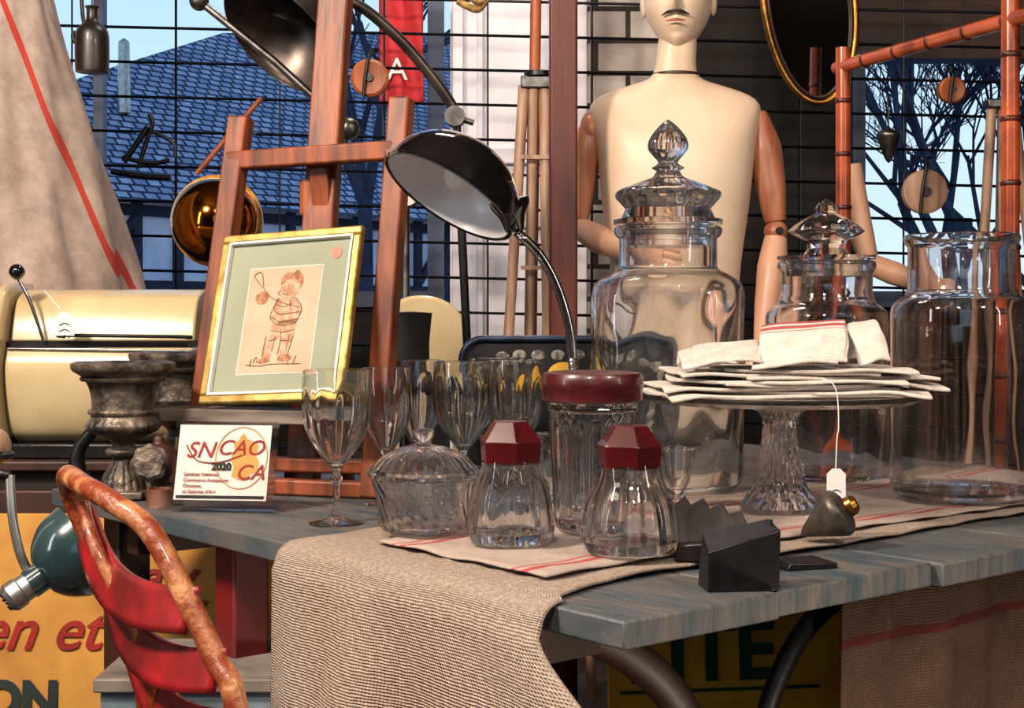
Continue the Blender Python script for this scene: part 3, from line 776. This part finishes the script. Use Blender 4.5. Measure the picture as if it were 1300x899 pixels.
g.tube('chrome_trim', [(-110, -66, 141), (0, -68, 140), (121, -68, 138)], 1.6, CHROME, 8)
g.tube('handle_bar', [(-40, -58, 156), (-36, -70, 158), (110, -70, 156), (114, -56, 155)], 2.4, BLACK, 8, 2)
pricetag('price_tag', (-.862, 2.80, 1.03), .00151, [(-24, 0, 44), (-12, 0, 30), (-2, -3, 20)], 12, 15, (2, 2))

# ------------------------------------------------------------------ hanging grain sack with red stripe
m, nt, b = newmat('sack_linen'); N, L = nt.nodes, nt.links
tc = N.new('ShaderNodeTexCoord'); sp = N.new('ShaderNodeSeparateXYZ'); L.new(tc.outputs['Object'], sp.inputs[0])
ks = .00181
ma = N.new('ShaderNodeMath'); ma.operation = 'MULTIPLY_ADD'; ma.inputs[1].default_value = .412
L.new(sp.outputs['Z'], ma.inputs[0]); L.new(sp.outputs['X'], ma.inputs[2])
cm = N.new('ShaderNodeMath'); cm.operation = 'COMPARE'; cm.inputs[1].default_value = (27+.412*375)*ks; cm.inputs[2].default_value = .0065
L.new(ma.outputs[0], cm.inputs[0])
no = N.new('ShaderNodeTexNoise'); no.inputs['Scale'].default_value = 14; no.inputs['Detail'].default_value = 12; no.inputs['Roughness'].default_value = .75; L.new(tc.outputs['Object'], no.inputs[0])
rp = N.new('ShaderNodeValToRGB'); rp.color_ramp.elements[0].color = H('#87756c'); rp.color_ramp.elements[1].color = H('#ab998f')
rp.color_ramp.elements[0].position = .35; rp.color_ramp.elements[1].position = .65
L.new(no.outputs[0], rp.inputs[0])
mx = N.new('ShaderNodeMix'); mx.data_type = 'RGBA'; L.new(cm.outputs[0], mx.inputs[0]); L.new(rp.outputs[0], mx.inputs[6]); mx.inputs[7].default_value = H('#a33428')
L.new(mx.outputs[2], b.inputs['Base Color']); b.inputs['Roughness'].default_value = .95
SACK = m
g = G('striped_grain_sack', (-1.186, 3.4, 1.05), ks)
pr = [(175, -140), (172, 0), (167, 40), (142, 130), (118, 215), (92, 300), (66, 385), (50, 450), (20, 540), (4, 600)]
g.lathe('sack', [(r, z) for r, z in cr2(pr, 4)], SACK, 120, lambda th, i, r, z: (1+.035*sin(th*5+z*.012)+.03*sin(th*11-z*.01)+.012*sin(th*23+z*.02)), ang=60)

# ------------------------------------------------------------------ wire grid and hanging things
g = G('wire_display_grid', (0, 4.2, 0))
vs = []; fs = []
def seg(p, q, r, n=6):
    p, q = Vector(p), Vector(q); d = (q-p).normalized(); a = d.orthogonal().normalized(); b = d.cross(a); s = len(vs)
    for c in (p, q):
        for j in range(n): vs.append(c+r*(a*cos(2*pi*j/n)+b*sin(2*pi*j/n)))
    for j in range(n): fs.append((s+j, s+(j+1) % n, s+n+(j+1) % n, s+n+j))
z = .1
while z < 2.85:
    seg((-2.4, 0, z+.11), (2.3, 0, z), .0042); z += .1
for i in range(-5, 12): seg((-.97+i*.3, .006, 0), (-.97+i*.3, .006, 2.98), .0042 if i % 2 == 0 else .003)
g.mesh('wires', vs, fs, WIREM, 60, merge=False)

g = G('hanging_dark_bottle', (-.922, 3.2, 1.655), .00173)
g.lathe('bottle', cr2([(0, -42), (18, -42), (21, -36), (21, 4), (16, 16), (8, 24), (7, 38), (9, 42), (0, 43)], 4), M('dark_glazed', '#20150f', '#0e0a08', 20, .4, coat=.1), 32)
g.tube('cord', [(0, 0, 43), (0, 0, 80), (3, 0, 300), (8, 0, 770)], 1, BLACK, 6)
g = G('hanging_iron_bow_tool', (-1.03, 4.05, 1.52), .0022)
g.tube('bar', [(-38, 0, -32), (0, 0, -38), (38, 0, -40)], 4, BLACK); g.tube('bar_2', [(-24, 0, -14), (10, 0, -22), (36, 0, -18)], 3, BLACK)
g.tube('bow', [(-4, 0, -28), (6, 0, 4), (14, 0, 28), (10, 0, 40)], 3, BLACK); g.tube('bow_2', [(14, 0, 18), (40, 0, 4), (42, 0, -14)], 2.5, BLACK)
g.tube('handle', [(-22, 0, -20), (-8, 0, 0), (8, 0, 24)], 4, BLACK)
g = G('hanging_iron_hook', (-1.20, 4.06, 1.86), .0022)
g.tube('shank', [(0, 0, 40), (2, 0, 10), (6, 0, -14), (0, 0, -26), (-10, 0, -20), (-10, 0, -8)], 2.6, BLACK)
g.ball('eye', (0, 0, 42), 6, BLACK, (1, .5, 1))
g = G('hanging_rope_tassel', (-.11, 4.0, 1.90), .0021)
g.tube('knot', [(-18, 0, 6), (-6, -4, 14), (8, 0, 4), (20, 2, 12), (8, 4, -4), (-8, 0, 0), (-18, 0, 6)], 5, M('jute_rope', '#b8935c', '#7e5c30', 60, .9, bump=.5), 10)
g.tube('cord', [(0, 0, 8), (-4, 40, 60), (-6, 88, 70)], 1.2, BLACK, 6)
g = G('hanging_wooden_stick', (-.80, 4.12, 1.55), .0022)
g.tube('stick', [(-42, 0, -46), (0, 0, 4), (42, 0, 52)], 3.5, ORWOOD, sm=1); g.tube('hook', [(42, 0, 52), (44, 20, 58), (42, 32, 52)], 1, WIREM)
g = G('brass_witch_ball', (-.723, 3.55, 1.28), .00192)
g.ball('ball', (0, 0, 0), 54, BRASS, (1.04, .85, 1), 48)
g.lathe('rim', [(54, -3), (59, -3), (59, 3), (54, 3)], GOLD, 48, axis=(0, 1, 0), c=(0, 10, 0))
g.tube('cord', [(0, 0, 52), (0, 300, 150), (0, 330, 160)], 1, BLACK, 6)
def pulley(name, loc, k, r, m=ORWOOD):
    g = G(name, loc, k)
    g.lathe('wheel', [(r*.2, -6), (r*.85, -8), (r, -6), (r*.9, 0), (r, 6), (r*.85, 8), (r*.2, 6)], m, 36, axis=(0, 1, .05))
    g.lathe('hub', [(0, -10), (r*.22, -10), (r*.22, 10), (0, 10)], BLACK, 16, axis=(0, 1, 0))
    g.tube('strap', [(-r*.3, -10, -r*1.0), (-r*.2, -11, 0), (0, -10, r*1.15), (r*.2, 0, r*1.3)], 2.2, BLACK, 8)
    g.tube('hook', [(0, -6, r*1.15), (2, 0, r*1.5), (10, 8, r*1.6), (2, 16, r*1.5)], 2, BLACK, 8)
pulley('hanging_pulley', (-.39, 4.0, 1.70), .00216, 24, ORWOOD)
pulley('hanging_pulley', (1.155, 4.08, 1.395), .0022, 28, PALEWOOD)
pulley('hanging_pulley', (1.23, 4.08, 1.68), .0022, 17)
pulley('hanging_pulley', (-.29, 4.0, 1.39), .00216, 22, STEEL)
g = G('hanging_plumb', (1.06, 4.1, 1.53), .0022)
g.lathe('bob', cr2([(0, -24), (5, -18), (13, 4), (15, 14), (4, 20), (0, 24)], 4), STEEL, 24); g.tube('cord', [(0, 0, 22), (0, 6, 60), (0, 30, 90)], .8, BLACK, 6)
g = G('red_sign_reflection', (-.34, 4.35, 1.82), .00235)  # stands in for a red sign reflection; the cloth is added
g.grid('cloth', 20, 20, lambda u, v: (-24+56*u, 4*sin(u*9+v*4), -60+v*150), M('red_reflection', '#c8202a', '#9a141c', 14, .7), solid=1.5)
g.text('letters', 'A', (-14, -8, -30), 40, WHITE)

# ------------------------------------------------------------------ industrial lamps
k = .00146
g = G('articulated_lamp', (-.41, 2.75, 1.55), k)
ax = Vector((-.45, -.42, -.6))
dome = cr2([(88, 0), (86, 8), (72, 38), (52, 62), (28, 76), (16, 80)], 4)+[(16, 104), (10, 112), (0, 112)]
g.lathe('shade', dome, DARKSHADE, 56, axis=-ax, c=(-18, -10, 14), solid=2)
g.tube('arm_upper', [(-170, 30, 95), (-130, 30, 70), (-30, 30, -10), (68, 30, -100)], 5, STEEL, sm=1)
g.ball('joint', (-130, 30, 70), 13, STEEL); g.ball('joint', (66, 30, -98), 15, STEEL)
g.tube('arm_short', [(66, 30, -98), (50, 30, -60), (40, 26, 20)], 4, STEEL)
g.tube('arm_low', [(66, 30, -98), (48, 34, -160), (44, 40, -250), (44, 60, -548)], 4.5, STEEL)
g.lathe('base', [(0, -548), (40, -548), (40, -542), (12, -534), (0, -534)], STEEL, 32, c=(44, 60, 0))
g.tube('arm_top', [(-170, 30, 95), (-230, 40, 130), (-330, 60, 190)], 5, STEEL, sm=1)
k = .00157
g = G('dark_arched_lamp', (-.08, 2.93, .751), k)
g.lathe('base', [(0, 0), (46, 0), (46, 6), (20, 14), (8, 18), (0, 18)], BLACK, 40)
g.tube('stand', [(0, 0, 14), (-6, 0, 140), (-20, 0, 440)], 5.5, BLACK, sm=1)
g.tube('curved_arm', [(-20, 0, 440), (-28, 0, 462), (-60, -10, 505), (-100, -20, 548), (-150, -30, 585), (-210, -30, 600)], 7, DARKSHADE)
g.lathe('joint', [(0, -14), (13, -14), (13, 14), (0, 14)], STEEL, 24, c=(-22, 0, 444), axis=(0, 1, 0))
g.tube('joint_bolt', [(-36, -4, 448), (2, -4, 436)], 4, STEEL, sm=1)
dome2 = cr2([(56, 0), (54, 8), (44, 30), (26, 46), (14, 52)], 4)+[(14, 70), (0, 74)]
g.lathe('shade', dome2, DARKSHADE, 48, axis=(.3, -.2, .9), c=(-215, -30, 560), solid=2)

k = .00119
g = G('black_desk_lamp', (.095, 2.22, .752), k)
g.lathe('base', [(0, 0), (55, 0), (58, 4), (52, 10), (24, 16), (10, 24), (8, 40), (0, 40)], BLACKGLOSS, 48)
LP = cr([(0, 0, 38), (0, 0, 150), (-2, 0, 190), (-7, -2, 236), (-22, -6, 286), (-44, -12, 326), (-74, -18, 356)], 18)
g.tube('gooseneck', LP, 6.5, CHROME, 14, 1, ribs=.09)
ax = Vector((-.50, -.28, -.82)).normalized()
cen = Vector((-161, -20, 400))
R0 = 92
outp = [(R0, 0), (R0-1, 4)]+cr2([(R0-2, 14), (R0-10, 38), (R0-30, 60), (30, 76), (0, 80)], 6)
inp = [(r*.965, z*.955-.5) for r, z in outp]
g.lathe('shade_outer', outp, BLACKGLOSS, 64, axis=-ax, c=cen, ang=60)
g.lathe('shade_inner', inp, WHITEIN, 64, axis=-ax, c=cen, ang=60)
g.lathe('shade_rim', [(R0, -1), (R0+2, 0), (R0, 2), (R0*.96, 1), (R0*.96, -1)], BLACKGLOSS, 64, axis=-ax, c=cen)
px = (Vector((1, 0, 0))-ax*ax.x).normalized()
sc0 = cen+px*70-ax*34; sc1 = Vector((-76, -18, 357))
d = (sc1-sc0).normalized()
g.lathe('socket', [(0, -4), (26, -2), (26, 6), (17, 20), (12, (sc1-sc0).length), (0, (sc1-sc0).length+2)], BLACKGLOSS, 32, c=sc0, axis=d)
g.ball('bulb', cen-ax*34, 22, WHITEIN)

# ------------------------------------------------------------------ teal lamp lower left
k = .001027
g = G('teal_industrial_lamp', (-.585, 1.9, .728), k)
dm = cr2([(60, 0), (59, 6), (54, 30), (40, 50), (26, 60), (18, 62)], 4)+[(18, 80), (0, 82)]
ax = Vector((-.62, -.35, -.45))
g.lathe('shade', dm, TEAL, 56, axis=ax, c=(24, 10, 18), solid=2, ang=60)
g.lathe('shade_inside', [(r*.96, z*.95) for r, z in dm], WHITEIN, 56, axis=ax, c=(24, 10, 18))
g.lathe('bell_end', [(0, 56), (17, 58), (17, 84), (19, 86), (19, 100), (14, 106), (0, 106)], ALU, 32, axis=ax, c=(18, 8, 14))
for i in range(6):
    a = i*pi/3; q = Vector((0, 0, 1)).rotation_difference(ax.normalized())
    p = Vector((18, 8, 14))+q @ Vector((11*cos(a), 11*sin(a), 106.5))
    g.ball('vent_hole', p, 2.6, BLACK, n=10)
g.tube('bracket', [(-40, -6, -16), (-52, -10, 14), (-62, -8, 60), (-68, 0, 110)], 6, ALU)
g.tube('stem', [(-68, 0, 110), (-90, 0, 100), (-110, 20, 0), (-112, 30, -700)], 7, BLACK)
g.lathe('foot', [(0, -708), (110, -708), (108, -702), (20, -692), (0, -690)], BLACK, 40, c=(-112, 30, 0))
g = G('enamel_lamp_head', (-.735, 2.06, .865), .0011)
g.ball('bulb', (0, 0, 0), 24, PALEWOOD); g.lathe('collar', [(20, -4), (28, -10), (28, -16), (14, -22), (0, -22)], BLACK, 30)
g.tube('stem', [(0, 0, -20), (-2, 0, -60), (-10, 20, -120), (-14, 20, -780)], 5, BLACK)
g.lathe('foot', [(0, -786), (60, -786), (58, -780), (0, -776)], BLACK, 30, c=(-14, 20, 0))

# ------------------------------------------------------------------ chair
g = G('metal_bistro_chair', (0, 0, 0))
g.tube('back_frame', [(-.40, 1.70, 0), (-.405, 1.70, .25), (-.41, 1.69, .45), (-.435, 1.70, .655), (-.479, 1.72, .743), (-.512, 1.74, .80), (-.527, 1.735, .842), (-.515, 1.69, .864), (-.475, 1.62, .860), (-.435, 1.58, .848),
        (-.385, 1.55, .820), (-.337, 1.52, .75), (-.305, 1.50, .695), (-.28, 1.48, .651), (-.25, 1.465, .45), (-.24, 1.46, .25), (-.235, 1.45, 0)], .0122, RUSTP, 16, 8)
g.tube('inner_rod', [(-.505, 1.71, .84), (-.478, 1.655, .80), (-.440, 1.63, .735), (-.402, 1.615, .655), (-.37, 1.6, .45)], .0075, RUSTP, 10)
def slat(name, a, b, dip, h):
    a, b = Vector(a), Vector(b); out = Vector((-.45, -.35, 0))
    def f(u, v):
        p = a.lerp(b, u)+out*dip*sin(pi*u)
        return (p.x+.016*(v-.5), p.y, p.z-.028*sin(pi*u)+(v-.5)*h)
    g.grid(name, 24, 6, f, REDBAND, solid=.007)
slat('slat_upper', (-.508, 1.738, .800), (-.333, 1.518, .742), .035, .050)
slat('slat_middle', (-.470, 1.716, .728), (-.300, 1.497, .684), .035, .048)
slat('slat_lower', (-.440, 1.703, .662), (-.276, 1.478, .628), .03, .045)
g.lathe('seat', [(0, .435), (.19, .435), (.2, .442), (.2, .452), (.19, .457), (0, .455)], REDBAND, 48, c=(-.185, 1.666, 0))
for (x, y) in ((-.03, 1.78), (-.09, 1.54)): g.tube('front_leg', [(x, y, .44), (x+.01, y, .2), (x+.02, y, 0)], .011, RUSTP, 10)

# ------------------------------------------------------------------ signs and boxes below the table
g = G('yellow_painted_sign', (-.66, 2.75, .36), .00149, (radians(-6), 0, 0))
g.box('board', (0, 0, 0), (520, 10, 420), YEL, bevel=2)
g.text('red_script', 'en et', (-236, -8, 40), 76, SREDT, shear=.35, off=.8)
g.text('red_script', 'une v', (-96, -8, 112), 60, SREDT, shear=.35, off=.8)
g.text('red_script', 'v', (6, -8, 62), 84, SREDT, shear=.35, off=.8)
g.text('dark_caps', 'ION', (-240, -8, -42), 60, DLET, off=3)
g = G('blue_grey_striped_crate', (-.445, 2.05, 0), 1)
g.box('carcass', (0, .12, .265), (.27, .24, .51), BLUEBOX, bevel=.004)
g.box('rim', (0, .12, .53), (.285, .26, .02), CRIM, bevel=.003)
for i in range(9): g.box('stripe', (-.12+i*.03, -.003, .255), (.010, .006, .48), LIGHTSTR)
for zz in (.47, .1): g.box('batten', (0, -.006, zz), (.27, .01, .02), BLUEBOX)
g = G('yellow_enamel_sign', (.36, 2.35, .43), .00127, (radians(-4), 0, radians(8)))
g.box('board', (0, 0, 0), (330, 8, 330), YELG, bevel=2)
g.text('green_letters', 'LITE', (-140, -6, 28), 104, GREEN, off=3)
g.box('green_underline', (-20, -5, 14), (260, 2, 4), GREEN)

# ------------------------------------------------------------------ tray, hat, cream chair-back
g = G('black_tole_tray', (.108, 2.79, .757), .0015, (radians(-8), 0, 0))
def rrect(w_, h_, r, n=6):
    o = []
    for (cx, cz, a0) in ((w_-r, h_-r, 0), (-w_+r, h_-r, 90), (-w_+r, -h_+r, 180), (w_-r, -h_+r, 270)):
        for i in range(n+1):
            a = radians(a0+90*i/n); o.append((cx+r*cos(a), cz+r*sin(a)))
    return o
base = [(x, z+83) for x, z in rrect(134, 80, 26)]
g.prism('plate', base, 0, 3, BLACKM)
g.tube('rim', [(x, -3, z+83) for x, z in rrect(137, 83, 28)], 4.5, TRAYRIM, 8, 1, closed=True)
LACE = M('silver_lace_paint', '#8d8a80', '#4a4844', 60, .6, lo=.45, hi=.55)
for i in range(34):
    a = i/34*2*pi; x = 112*cos(a)*1.25; z = 60*sin(a)*1.25
    x = max(-114, min(114, x)); z = 83+max(-62, min(62, z))
    g.ball('painted_leaf', (x, -1, z), 7, LACE, (1.3, .12, 1), 10)
g.ball('yellow_flower', (-6, -1, 120), 20, YELG, (1, .08, .8), 20); g.ball('yellow_flower_2', (-40, -1, 105), 14, YELG, (1, .08, .8), 20)
g = G('black_top_hat', (-.195, 2.80, .752), .00151)
g.lathe('pedestal', [(0, 0), (30, 0), (30, 8), (8, 16), (8, 84), (20, 90), (0, 90)], BRN, 30)
g.lathe('hat', cr2([(40, 92), (52, 98), (50, 106), (30, 104), (26, 110)], 3)+cr2([(25, 120), (24, 160), (27, 196), (26, 200), (0, 202)], 3), BLACKM, 44)
g = G('cream_fan_chair_back', (-.19, 3.22, 0), 1)
poly = c3([(.09, .86), (.09, 1.0), (.07, 1.06), (.02, 1.09), (-.04, 1.09), (-.075, 1.065), (-.09, 1.0), (-.09, .86)])
g.prism('back', poly, -.02, .02, CREAM, .008)
g.box('seat', (0, .12, .48), (.26, .26, .04), CREAM, bevel=.01)
for x in (-.1, .1):
    g.box('stile', (x*.75, 0, .68), (.03, .03, .4), CREAM)
    for y in (.22, 0): g.box('leg', (x, y, .23), (.03, .03, .46), CREAM)

# ------------------------------------------------------------------ wooden post, tripods, poles
g = G('wooden_post', (.121, 3.45, 0)); g.box('post', (0, 0, 1.5), (.066, .066, 3.0), POST, bevel=.006)
k = .00211
g = G('folding_wooden_tripod', (.053, 3.92, 1.05), k)
for i, (a, b, y0) in enumerate(((-10, -42, -60), (2, -6, 40), (16, 22, -50), (28, 62, 20))):
    g.tube('leg_%d' % (i+1), [(a, 0, 292), (b+(b-a)*.5, y0, -497)], [7.5, 6], PALEWOOD, 10, 1)
g.box('head', (8, 0, 296), (44, 22, 16), STEEL, bevel=2)
g.lathe('head_plate', [(0, 304), (18, 304), (18, 310), (0, 310)], BLACK, 24, c=(8, 0, 0))
for z in (200, 60): g.beam('brace', (-14, -12, z), (26, -12, z), 6, 5, PALEWOOD, up=(0, 0, 1))
g = G('orange_wooden_pole', (.060, 4.08, 0), 1); g.tube('pole', [(-.02, 0, 0), (.012, 0, 2.3)], .016, ORWOOD, 14, 1)
g.ball('pole_end', (.012, 0, 2.31), .02, ORWOOD)
g = G('grey_metal_pole', (-.30, 4.1, 0), 1); g.tube('pole', [(0, 0, 0), (0, 0, 1.55)], .013, STEEL, 14, 1); g.box('bracket', (0, 0, 1.0), (.05, .04, .05), STEEL)
g = G('folding_wooden_tripod', (1.345, 4.02, 1.05), .00217)
for i, (a, b, y0) in enumerate(((-10, -40, -50), (4, 6, 60), (18, 52, -40), (10, 30, 0))):
    g.tube('leg_%d' % (i+1), [(a, 0, 262), (a+(b-a)*2, y0, -483)], [6.5, 5], PALEWOOD, 10, 1)
g.box('head', (4, 0, 268), (44, 22, 12), STEEL, bevel=2)

# ------------------------------------------------------------------ bamboo frame
g = G('bamboo_mirror_frame', (0, 0, 0))  # mirror frame left without glass; its reflected view is built behind it
def bam(name, p, q, r):
    p, q = Vector(p), Vector(q); g.tube(name, [p, q], r, BAMBOO, 20, 1)
    L_ = (q-p).length; n = max(2, int(L_/.13)); d = (q-p).normalized()
    for i in range(1, n):
        c = p.lerp(q, i/n); g.lathe(name+'_node', [(r*.9, -.008), (r*1.1, -.004), (r*1.16, 0), (r*1.1, .004), (r*.9, .008)], BAMBOON, 20, c=c, axis=d)
BL, BR = Vector((.818, 3.6, 0)), Vector((1.026, 3.0, 0))
bam('left_post', BL, BL+Vector((0, 0, 1.71)), .0185)
bam('right_post', BR, BR+Vector((0, 0, 1.85)), .0185)
dd = (BR-BL).normalized()
bam('top_bar', BL-dd*.03+Vector((0, 0, 1.665)), BR+dd*.25+Vector((0, 0, 1.655)), .0160)
bam('lower_bar', BL+Vector((0, 0, .55)), BR+Vector((0, 0, .55)), .0175)
bam('foot_bar', BL+Vector((0, 0, .12)), BR+Vector((0, 0, .12)), .0175)

# ------------------------------------------------------------------ oval mirror
g = G('oval_wall_mirror', (.835, 4.10, 1.93), .00226, (radians(4), radians(-8), radians(-2)))
N_ = 64
ov = [(56*cos(2*pi*i/N_), 125*sin(2*pi*i/N_)) for i in range(N_)]
g.prism('glass', [(x*.95, z*.97) for x, z in ov], -2, 2, MIRROR, ang=0)
g.tube('frame', [(x, -2, z) for x, z in ov], 4.5, GOLD, 10, 1, closed=True)
g.tube('frame_inner', [(x*.9, -5, z*.95) for x, z in ov], 2, BRN, 8, 1, closed=True)
g.prism('backing', [(x*1.0, z*1.0) for x, z in ov], 2, 8, BRN, ang=0)

# ------------------------------------------------------------------ mannequin
k = .001946
mn = G('articulated_mannequin', (.405, 3.62, 1.05), k)
mn.loft('torso', [(-150, 0, 0, 40, 30), (-140, 0, 0, 84, 56), (-100, 0, 0, 94, 62), (-60, 0, 0, 92, 60), (-10, 0, 0, 82, 52), (40, 0, 0, 80, 50), (90, 0, -2, 86, 56),
        (140, 0, -4, 94, 62), (190, 0, -5, 98, 66), (225, 0, -3, 102, 62), (250, 0, 0, 109, 52), (268, 0, 2, 111, 42), (280, 0, 4, 98, 37), (289, 0, 5, 72, 33), (296, 0, 5, 46, 30), (302, 0, 5, 30, 28), (316, 1, 4, 25, 26), (345, 3, 2, 25, 27), (365, 4, 4, 24, 26)], MANNY, 48, 2.5, sub=1)
mn.lathe('neck_ring', [(26, 304), (31, 305), (31, 308), (26, 309)], BRN, 40, c=(1, 4, 0))
def headfn(d, v):
    x, y, z = v
    if d.z < 0:
        f = 1-.30*(-d.z)**1.8; x *= f
        y = y*(1-.15*(-d.z)**2)-8*(-d.z)**1.5*(1 if y < 0 else 0)
        if y > 0: y *= 1-.35*(-d.z)
    fr = max(0, -d.y)
    def gs(cx, cz, sx, sz): return exp(-((d.x-cx)/sx)**2-((d.z-cz)/sz)**2)
    y -= fr*(18*gs(0, -.24, .11, .13)+9*gs(0, -.05, .09, .2)+6*gs(0, -.52, .2, .05)+6*gs(0, -.63, .18, .05)+9*gs(0, -.88, .25, .14)+5*gs(.3, .17, .25, .07)+5*gs(-.3, .17, .25, .07))
    y += fr*(8*gs(.32, .02, .17, .1)+8*gs(-.32, .02, .17, .1)+5*gs(0, -.575, .25, .025)+4*gs(0, -.74, .25, .05))
    return Vector((x, y, z))
hc = (4, 0, 402)
R8 = radians(-10)
def headrot(d, v):
    w_ = headfn(d, v); return Vector((w_.x*cos(R8)-w_.y*sin(R8), w_.x*sin(R8)+w_.y*cos(R8), w_.z))
mn.ball('head', hc, 1, MANNY, (44, 55, 66), 96, headrot)
mn.ball('hair', (5, 12, 424), 1, HAIR, (46, 52, 54), 40)
def hp(x, y, z): return (hc[0]+x*cos(R8)-y*sin(R8), x*sin(R8)+y*cos(R8), hc[2]+z)
mn.tube('moustache', [hp(-17, -51, -29), hp(-8, -58, -26), hp(0, -60, -25), hp(8, -58, -26), hp(17, -51, -29)], [.6, 2.2, 1.6, 2.2, .6], HAIR, 8)
LIP = M('lip', '#9a4a3c', None, 9, .5)
mn.tube('mouth', [hp(-12, -55, -37), hp(0, -60, -36.5), hp(12, -55, -37)], [.6, 1.8, .6], LIP, 6)
for sx in (-1, 1):
    mn.ball('ear', hp(sx*44, 4, -4), 1, MANNY, (5, 10, 17), 20); mn.ball('eye', hp(sx*15, -47, 1), 5, WHITE, n=16); mn.ball('iris', hp(sx*15, -51, 1), 2.4, HAIR, n=12)
mn.ball('shoulder_joint_r', (108, 0, 238), 20, MANWOOD, (.7, 1, 1.2))
mn.tube('upper_arm_r', [(102, -4, 256), (114, -4, 212), (121, -8, 160), (126, -12, 118)], [14, 21, 19, 13], MANWOOD, 20)
mn.ball('elbow_r', (126, -14, 106), 15, MANWOOD); mn.lathe('elbow_pin_r', [(0, -17), (5, -17), (5, 17), (0, 17)], BLACK, 14, c=(128, -14, 106), axis=(0, 1, 0))
mn.tube('forearm_r', [(126, -14, 98), (120, -22, 60), (112, -32, 10), (104, -40, -36)], [14, 19, 16, 10], MANPALE, 20)
def hand(base, d, side):
    d = Vector(d).normalized(); y = Vector((0, -1, 0)); x = d.cross(y).normalized(); b = Vector(base)
    mn.tube('palm', [b, b+d*18, b+d*42], [10, 17, 19], MANPALE, 14, flat=.45, up=x)
    for i, (o, l) in enumerate(((-13, 34), (-5, 40), (4, 38), (12, 30))):
        p = b+d*40+x*o
        mn.tube('finger_%d' % (i+1), [p, p+d*l*.5+y*2, p+d*l*.95+y*-6], [5, 4.4, 3], MANPALE, 10)
    p = b+d*12+x*side*14
    mn.tube('thumb', [p, p+x*side*12+d*12, p+x*side*14+d*30], [6, 5, 3.5], MANPALE, 10)
hand((104, -40, -36), (-.15, -.2, -1), -1)
mn.ball('shoulder_joint_l', (-108, 0, 236), 20, MANWOOD, (.7, 1, 1.2))
mn.tube('upper_arm_l', [(-102, -2, 254), (-113, 0, 212), (-118, 6, 165), (-122, 8, 124)], [13, 19, 17, 12], MANWOOD, 20)
mn.ball('elbow_l', (-122, 6, 112), 14, MANWOOD)
mn.tube('forearm_l', [(-120, 2, 110), (-100, -30, 96), (-80, -56, 84), (-62, -76, 76)], [14, 18, 14, 10], MANPALE, 20)
hand((-62, -76, 76), (.8, -.5, -.15), 1)
mn.tube('stand_pole', [(0, 10, -150), (0, 10, -530)], 9, BLACK, 16, 1)
mn.lathe('stand_base', [(0, -539), (100, -539), (100, -533), (20, -524), (0, -524)], BLACK, 48, c=(0, 10, 0))
g = G('mannequin_spare_arm', (.94, 3.95, 1.18), .00214)
g.tube('upper_arm', [(-10, 0, 130), (-4, 0, 80), (4, -4, 36), (10, -8, 12)], [13, 16, 15, 12], MANPALE, 18)
g.ball('elbow', (12, -8, 4), 14, MANPALE)
g.tube('forearm', [(12, -8, 4), (40, -14, -8), (66, -20, -18), (86, -24, -24)], [13, 15, 12, 9], MANPALE, 18)
for i, o in enumerate((-9, -3, 3, 9)): g.tube('finger', [(104, -24+o, -28), (122, -26+o, -32), (138-abs(o), -26+o, -38)], [5, 4.4, 3], MANPALE, 10)
g.tube('palm', [(84, -24, -24), (98, -24, -27), (108, -24, -29)], [10, 14, 13], MANPALE, 14, flat=.6)
g.tube('thumb', [(90, -32, -24), (100, -40, -26), (110, -44, -34)], [6, 5, 3.5], MANPALE, 10)
g.tube('cord', [(-10, 0, 128), (-10, 60, 160), (-10, 110, 170)], 1.2, BLACK, 6)
